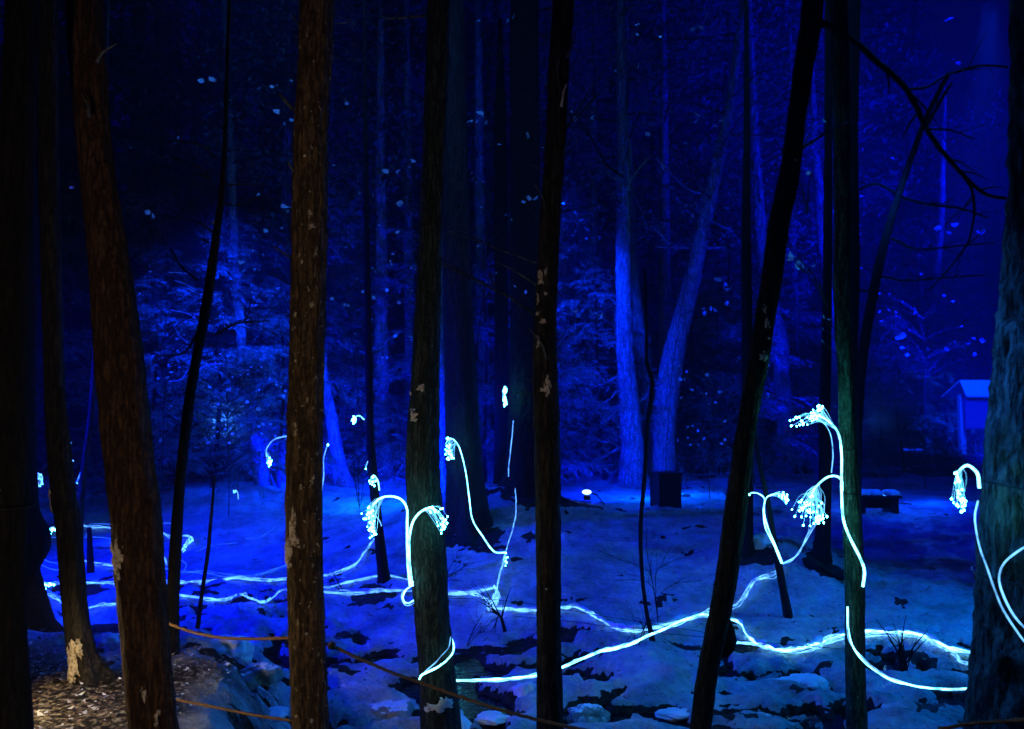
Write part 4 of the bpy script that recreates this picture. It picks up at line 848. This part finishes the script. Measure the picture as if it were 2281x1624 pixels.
# dark straps and support wires
def strap(key, v, dv, label_w=5):
    t, p2, r2, d = TREES[key]; z = P(0, v, d).z; i = min(range(len(p2)), key=lambda k: abs(p2[k].z - z)); c = p2[i]; r = r2[i] * 1.12 + .006
    MB().tube([Vector((c.x + r * math.cos(a), c.y + r * math.sin(a), z + dv * math.cos(a))) for a in [6.2832 * k / 40 for k in range(41)]], .0035, 6, False).build('strap', M['wire'], t)
strap('T9', 1000, .0); strap('T9', 1098, .0); strap('T10', 1108, -.06); strap('T10', 1288, -.01); strap('T1', 1128, 0)
def wire(label, pts, q, d, w=1.2):
    c = crom([P(*q(x, y), e) for (x, y), e in zip(pts, d)], 8)
    tag(MB().tube(c, w / FPX * d[0] / 2, 5).build('support_wire', M['wire']), label, 'wire')
wire('hair thin black wire crossing the slope above the sagging cable', [(-300,1040),(0,1055),(400,1120),(900,1200)], LR, [5.4,5.3,5.2,4.9])
wire('lower hair thin black wire crossing the slope between the centre and leaning trunks', [(0,1120),(300,1150),(700,1200),(1500,1270)], LR, [5.2,5.2,5.2,5.0])

# ------------------------------------------------------------------ ropes: three laid strands
def rope(label, pts, q, ds, w, knot=None):
    c = crom([P(*q(x, y), e) for (x, y), e in zip(pts, ds)], 10); c, _ = resample(c, [1] * len(c), .012)
    d = sum(ds) / len(ds); r = w / FPX * d / 2; t = thing('guide_rope', c[0], label, 'rope')
    up = Vector((0, 0, 1))
    for s in range(3):
        pth = []
        for i, p in enumerate(c):
            tn = (c[min(i + 1, len(c) - 1)] - c[max(0, i - 1)]).normalized(); a = tn.cross(up).normalized(); b = tn.cross(a); g = i * .42 + s * 2.094
            pth.append(p + (a * math.cos(g) + b * math.sin(g)) * r * .52)
        MB().tube(pth, r * .56, 6).build('rope_strand', M['rope'], t)
    if knot:
        k = P(*q(*knot[0]), ds[0] - .02); kb = MB()
        for j in range(3):
            ax = Vector((math.cos(j * 1.1), .4, math.sin(j * 1.1))).normalized(); a = ax.orthogonal().normalized(); b = ax.cross(a)
            kb.tube([k + (a * math.cos(g) + b * math.sin(g)) * r * 1.7 + ax * r * .5 * math.sin(g * 2) for g in [6.2832 * i / 20 for i in range(21)]], r * .75, 7, False)
        kb.build('knot', M['rope'], t)
    return t
rope('knotted brown rope sloping down right past the teal lit trunk', [(1400,1235),(1480,1255),(1600,1310),(1760,1378),(1870,1415),(2050,1480),(2290,1555),(2560,1620),(2800,1660)], LL, [3.9,3.95,4.05,4.2,4.25,4.2,4.1,4.0,3.9], 7.5, ((1478,1252),))
rope('upper brown rope sagging left from the scaly brown trunk', [(700,1130),(780,1165),(870,1195),(1000,1218),(1150,1222),(1300,1218),(1380,1232)], LL, [4.6,4.5,4.4,4.2,4.1,3.95,3.9], 6.5)
rope('lower brown rope low in front of the blue stream', [(740,1485),(850,1505),(1000,1535),(1150,1565),(1310,1588)], LL, [4.4,4.25,4.1,3.95,3.85], 6)
rope('dim rope along the bottom right corner below the massive trunk', [(1900,1625),(2050,1600),(2200,1590),(2300,1580)], LR, [2.9,2.85,2.8,2.75], 9)

# ------------------------------------------------------------------ notice board, bench, box, floodlights
kb = P(2175, 1005, 26.5); zb = ground(kb.x, kb.y); K = thing('notice_board', (kb.x, kb.y, zb), 'blue lit notice board with a snowy pitched roof, beside the massive trunk', 'notice board')
def kp(u): return P(u, 900, kb.y).x
zt = P(0, 884, kb.y).z; ze = zt
for uu in (2141, 2228): MB().box((kp(uu), kb.y, (zb + zt) / 2), (.085, .085, (zt - zb) / 2 + .1)).build('post', M['wood'], K, False)
pz1, pz0 = P(0, 890, kb.y).z, P(0, 955, kb.y).z
MB().box(((kp(2149) + kp(2222)) / 2, kb.y, (pz1 + pz0) / 2), ((kp(2222) - kp(2149)) / 2, .05, (pz1 - pz0) / 2)).build('board_panel', M['panel'], K, False)
fr = MB()
for zz in (pz1, pz0): fr.box(((kp(2149) + kp(2222)) / 2, kb.y - .06, zz), ((kp(2222) - kp(2149)) / 2 + .03, .03, .03))
fr.build('frame', M['wood'], K, False)
x0, x1 = kp(2124), kp(2280); rz = P(0, 850, kb.y).z
for s in (-1, 1):
    mb = MB(); a = Vector((x0 + .0, kb.y + s * .75, zt - .02)); b = Vector((x1, kb.y + s * .75, zt - .02)); c = Vector((x1 - .22, kb.y, rz)); d_ = Vector((x0 + .22, kb.y, rz)); th = Vector((0, 0, .05))
    mb.v += [a, b, c, d_, a + th, b + th, c + th, d_ + th]; mb.f += [(0, 1, 2, 3), (4, 5, 6, 7), (0, 1, 5, 4), (1, 2, 6, 5), (2, 3, 7, 6), (3, 0, 4, 7)]
    r = mb.build('roof', M['wood'], K, False)
    sb = MB(); n = 24; m_ = 6
    for j in range(m_ + 1):
        for i in range(n + 1):
            f = i / n; g = j / m_; lo = a.lerp(b, f); hi = d_.lerp(c, f); p = lo.lerp(hi, g) + Vector((0, 0, .06 + .10 * math.sin(math.pi * min(1, g * 1.0) * .5 + .4) + .04 * noise.noise((i * .6, j * .7, s)))); sb.v.append(p)
    for j in range(m_):
        for i in range(n): q = j * (n + 1) + i; sb.f.append((q, q + 1, q + n + 2, q + n + 1))
    k = len(sb.v)
    for i in range(n + 1): sb.v.append(a.lerp(b, i / n) + Vector((0, 0, .052)))
    for i in range(n): sb.f.append((k + i, k + i + 1, i + 1, i))
    sb.build('snow_cover', M['snow'], r)
bp = G(1960, 1142); bz = ground_smooth(bp.x, bp.y); by = bp.y
B = thing('bench', (bp.x, by, bz), 'low dark bench topped with lit snow, right of the mossy green trunk', 'bench')
bx0, bx1 = P(1898, 1100, by).x, P(1994, 1100, by).x; zt = P(0, 1104, by).z; cx = (bx0 + bx1) / 2; hw = (bx1 - bx0) / 2
for k in range(3): MB().box((cx, by - .15 + k * .16, zt), (hw, .07, .022)).build('seat_plank', M['black'], B, False)
for k in (-1, 1): MB().box((cx + k * (hw - .08), by, (bz + zt) / 2 - .02), (.05, .17, (zt - bz) / 2)).build('leg', M['black'], B, False)
MB().box((cx, by + .02, (bz + zt) / 2 + .04), (hw - .1, .02, .10)).build('stretcher', M['black'], B, False)
for a_, b_ in ((.0, .32), (.36, .62), (.80, 1.0)):
    sb = MB(); xa, xb = bx0 + 2 * hw * a_, bx0 + 2 * hw * b_
    sb.tube([Vector((xa + (xb - xa) * i / 12, by, zt + .03)) for i in range(13)], [.01] + [.05 + .015 * math.sin(i * 2) for i in range(11)] + [.01], 10)
    for v_ in sb.v: v_.y = by + (v_.y - by) * 3.0
    sb.build('snow_cap', M['snow'], B)
# dark box
xb = P(1483, 1122, 13.1); zb2 = P(0, 1120, 13.1).z; zg = ground_smooth(xb.x, 13.1); X = thing('utility_box', (xb.x, 13.1, zg), 'square black box standing at the foot of the leaning blue tree', 'box')
hw = 31 / FPX * 13.1 / 1; zt = P(0, 1056, 13.1).z
rot = Matrix.Rotation(R(18), 3, 'Z'); hw = 27 / FPX * 13.1
MB().box((xb.x, 13.1, (zt + zg) / 2 - .02), (hw, hw * .8, (zt - zg) / 2 + .02), rot).build('body', M['black'], X, False)
MB().box((xb.x, 13.1, zt + .015), (hw + .02, hw * .8 + .02, .015), rot).build('lid', M['black'], X, False)
MB().box(Vector((xb.x, 13.1, (zt + zg) / 2)) + rot @ Vector((.02, -hw * .8 - .008, 0)), (hw * .82, .006, (zt - zg) / 2 * .8), rot).build('door', M['black'], X, False)

def floodlight(loc, aim, watts, ang, label):
    p = Vector(loc); p.z = ground(p.x, p.y); F = thing('floodlight', p, label, 'floodlight')
    dirv = (Vector(aim) - p).normalized(); c = p + Vector((0, 0, .10)); q = dirv.to_track_quat('-Z', 'Y').to_matrix()
    MB().box(c - dirv * .03, (.05, .035, .025), q).build('housing', M['black'], F, False)
    MB().box(c + dirv * .004, (.043, .03, .003), q).build('lens', M['lens'], F, False)
    MB().tube([c - Vector((.055, 0, 0)), p - Vector((.05, 0, .02)), p - Vector((-.05, 0, .02)), c + Vector((.055, 0, 0))], .005, 6).build('bracket', M['black'], F)
    return c + dirv * .03
for loc, aim, w, ang, lab in FLOODS:
    c = floodlight(loc, aim, w, ang, lab); spot('flood_beam', c, aim, w, BLUE, ang, .8, .08)
oc = P(1307, 1096, 12.6)
F2 = thing('spot_lamp', oc, 'tiny oval lamp glowing white at the left tip of the lit clearing', 'lamp'); mb = MB().ico(oc, .036, 8, 12)
for v_ in mb.v: v_.x = oc.x + (v_.x - oc.x) * 2.0
mb.build('bulb', M['lens'], F2); MB().tube([oc + Vector((.03, .03, -.01)), oc + Vector((.16, .10, -.05)), Vector((oc.x + .3, oc.y + .2, ground(oc.x + .3, oc.y + .2)))], .012, 8).build('stake', M['black'], F2)
for loc, aim, w, ang, colr in FILL_SPOTS: spot('fill_spot', loc, aim, w, colr, ang, 1.0, .25)  # added fill light, no lamp bodies behind these spots
# low unseen point lamps added to brighten the snow patches
for g_, w, c_ in (((-2.5, 13.4, .42), 60, (.0, .14, 1)), ((-1.7, 13.1, .40), 30, (.0, .14, 1)), ((2.3, 14.2, .42), 90, (.0, .07, 1)), ((3.2, 14.6, .45), 80, (.0, .07, 1)), ((-4.3, 15.5, .5), 50, (.0, .03, 1)), ((6.9, 13.3, .5), 70, (.0, .04, 1))):
    point('snow_fill', g_, w, c_, .08)
# warm path lamps at the left
def path_lamp(x, y, h, w, label):
    z = ground(x, y); L = thing('path_lamp', (x, y, z), label, 'lamp')
    MB().tube([Vector((x, y, z - .05)), Vector((x, y, z + h - .1))], .012, 8).build('post', M['black'], L)
    MB().tube([Vector((x, y, z + h + .06)), Vector((x, y, z + h + .04)), Vector((x, y, z + h + .02))], [.01, .06, .07], 14).build('lamp_shade', M['black'], L)
    MB().tube([Vector((x, y, z + h - .05)), Vector((x, y, z + h))], .025, 12).build('bulb', M['warmlens'], L)
    spot('path_lamp_light', (x, y, z + h - .02), (x + .8, y + .1, z + .1), w * 1.3, WARM, 150, .5, .04)
path_lamp(-2.70, 4.05, .6, 70, 'small warm path lamp hidden behind the leftmost trunk')
spot('trail_light', (-.8, -.5, .45), (-1.5, 3.7, 1.75), 120, (1, .76, .42), 60, .8, .05)

# ------------------------------------------------------------------ fallen leaves and snow crumbs on the near bank
rn = random.Random(3); lb = MB(); cb = MB()
for i in range(3000):
    x = rn.uniform(-3.6, -1.7); y = rn.uniform(3.0, 6.3)
    if noise.noise((x * 2, y * 2, 3.)) * .5 + y > 5.7: continue
    p = Vector((x, y, ground(x, y) + rn.uniform(.002, .03))); a = rn.uniform(0, 6.28); e = Vector((math.cos(a), math.sin(a), rn.uniform(-.5, .5))).normalized(); sd = e.cross(Vector((rn.uniform(-.6, .6), rn.uniform(-.6, .6), 1))).normalized()
    s = rn.uniform(.014, .045); (lb if rn.random() < .8 else cb).leaf(p, e, sd, s, s * .36, s * .15)
tag(lb.build('leaf_litter', M['litterleaf'], None, False), 'brown leaf litter on the warm lit bank', 'leaf litter', kind='stuff')
tag(cb.build('frosted_litter', M['snow'], None, False), 'frosted pale leaves in the warm lit litter', 'leaf litter', kind='stuff')
lb = MB()
for i in range(1400):
    x = rn.uniform(2.2, 4.2); y = rn.uniform(2.8, 4.3); p = Vector((x, y, ground(x, y) + .01)); a = rn.uniform(0, 6.28); e = Vector((math.cos(a), math.sin(a), .2)).normalized(); s = rn.uniform(.02, .05)
    lb.leaf(p, e, e.cross(Vector((0, 0, 1))), s, s * .36, s * .15)
for i in range(1500):  # stray leaves and twigs on the snow slope
    x = rn.uniform(-5, 6); y = rn.uniform(6, 14); p = Vector((x, y, ground(x, y) + .008)); a = rn.uniform(0, 6.28); e = Vector((math.cos(a), math.sin(a), .2)).normalized(); s = rn.uniform(.015, .06)
    lb.leaf(p, e, e.cross(Vector((0, 0, 1))), s, s * .3, s * .15)
tag(lb.build('scattered_leaves', M['litterleaf'], None, False), 'stray fallen leaves on the snow', 'fallen leaves', kind='stuff')

# ------------------------------------------------------------------ thin night haze that carries the blue glow
hz = MB().box((0, 53, 18), (92, 69, 20)); m = bpy.data.materials.new('haze'); m.use_nodes = True; n = m.node_tree.nodes; n.remove(n['Principled BSDF'])
v = n.new('ShaderNodeVolumePrincipled'); v.inputs['Density'].default_value = .0015; v.inputs['Color'].default_value = (.9, .9, .95, 1)
m.node_tree.links.new(v.outputs[0], n['Material Output'].inputs['Volume']); tag(hz.build('haze', m, None, False), kind='stuff')

rn = random.Random(9); bw = MB()
for i in range(900):
    x = rn.uniform(-13, 16); y = rn.uniform(15.5, 27)
    if noise.noise((x * .5, y * .5, 50.)) < -.1 and y < 20: continue
    p = Vector((x, y, ground(x, y))); h = rn.uniform(.15, .9)
    for k in range(3):
        a = rn.uniform(0, 6.28); e = Vector((math.cos(a) * .6, math.sin(a) * .6, 1)).normalized(); q = p + e * h; bw.tube([p, p + e * h * .6, q + Vector((rn.gauss(0, .08), 0, rn.gauss(0, .06)))], [.006, .004, .002], 3, False)
        for _ in range(5):
            w = p + e * h * rn.uniform(.4, 1) + Vector((rn.gauss(0, .07), rn.gauss(0, .07), 0)); e2 = Vector((rn.uniform(-1, 1), rn.uniform(-1, 1), rn.uniform(-.4, .6))).normalized(); bw.leaf(w, e2, e2.orthogonal().normalized(), rn.uniform(.04, .10), .015)
tag(bw.build('undergrowth', M['canopy'], None, False), 'tangled low undergrowth at the edge of the wood', 'undergrowth', kind='stuff')
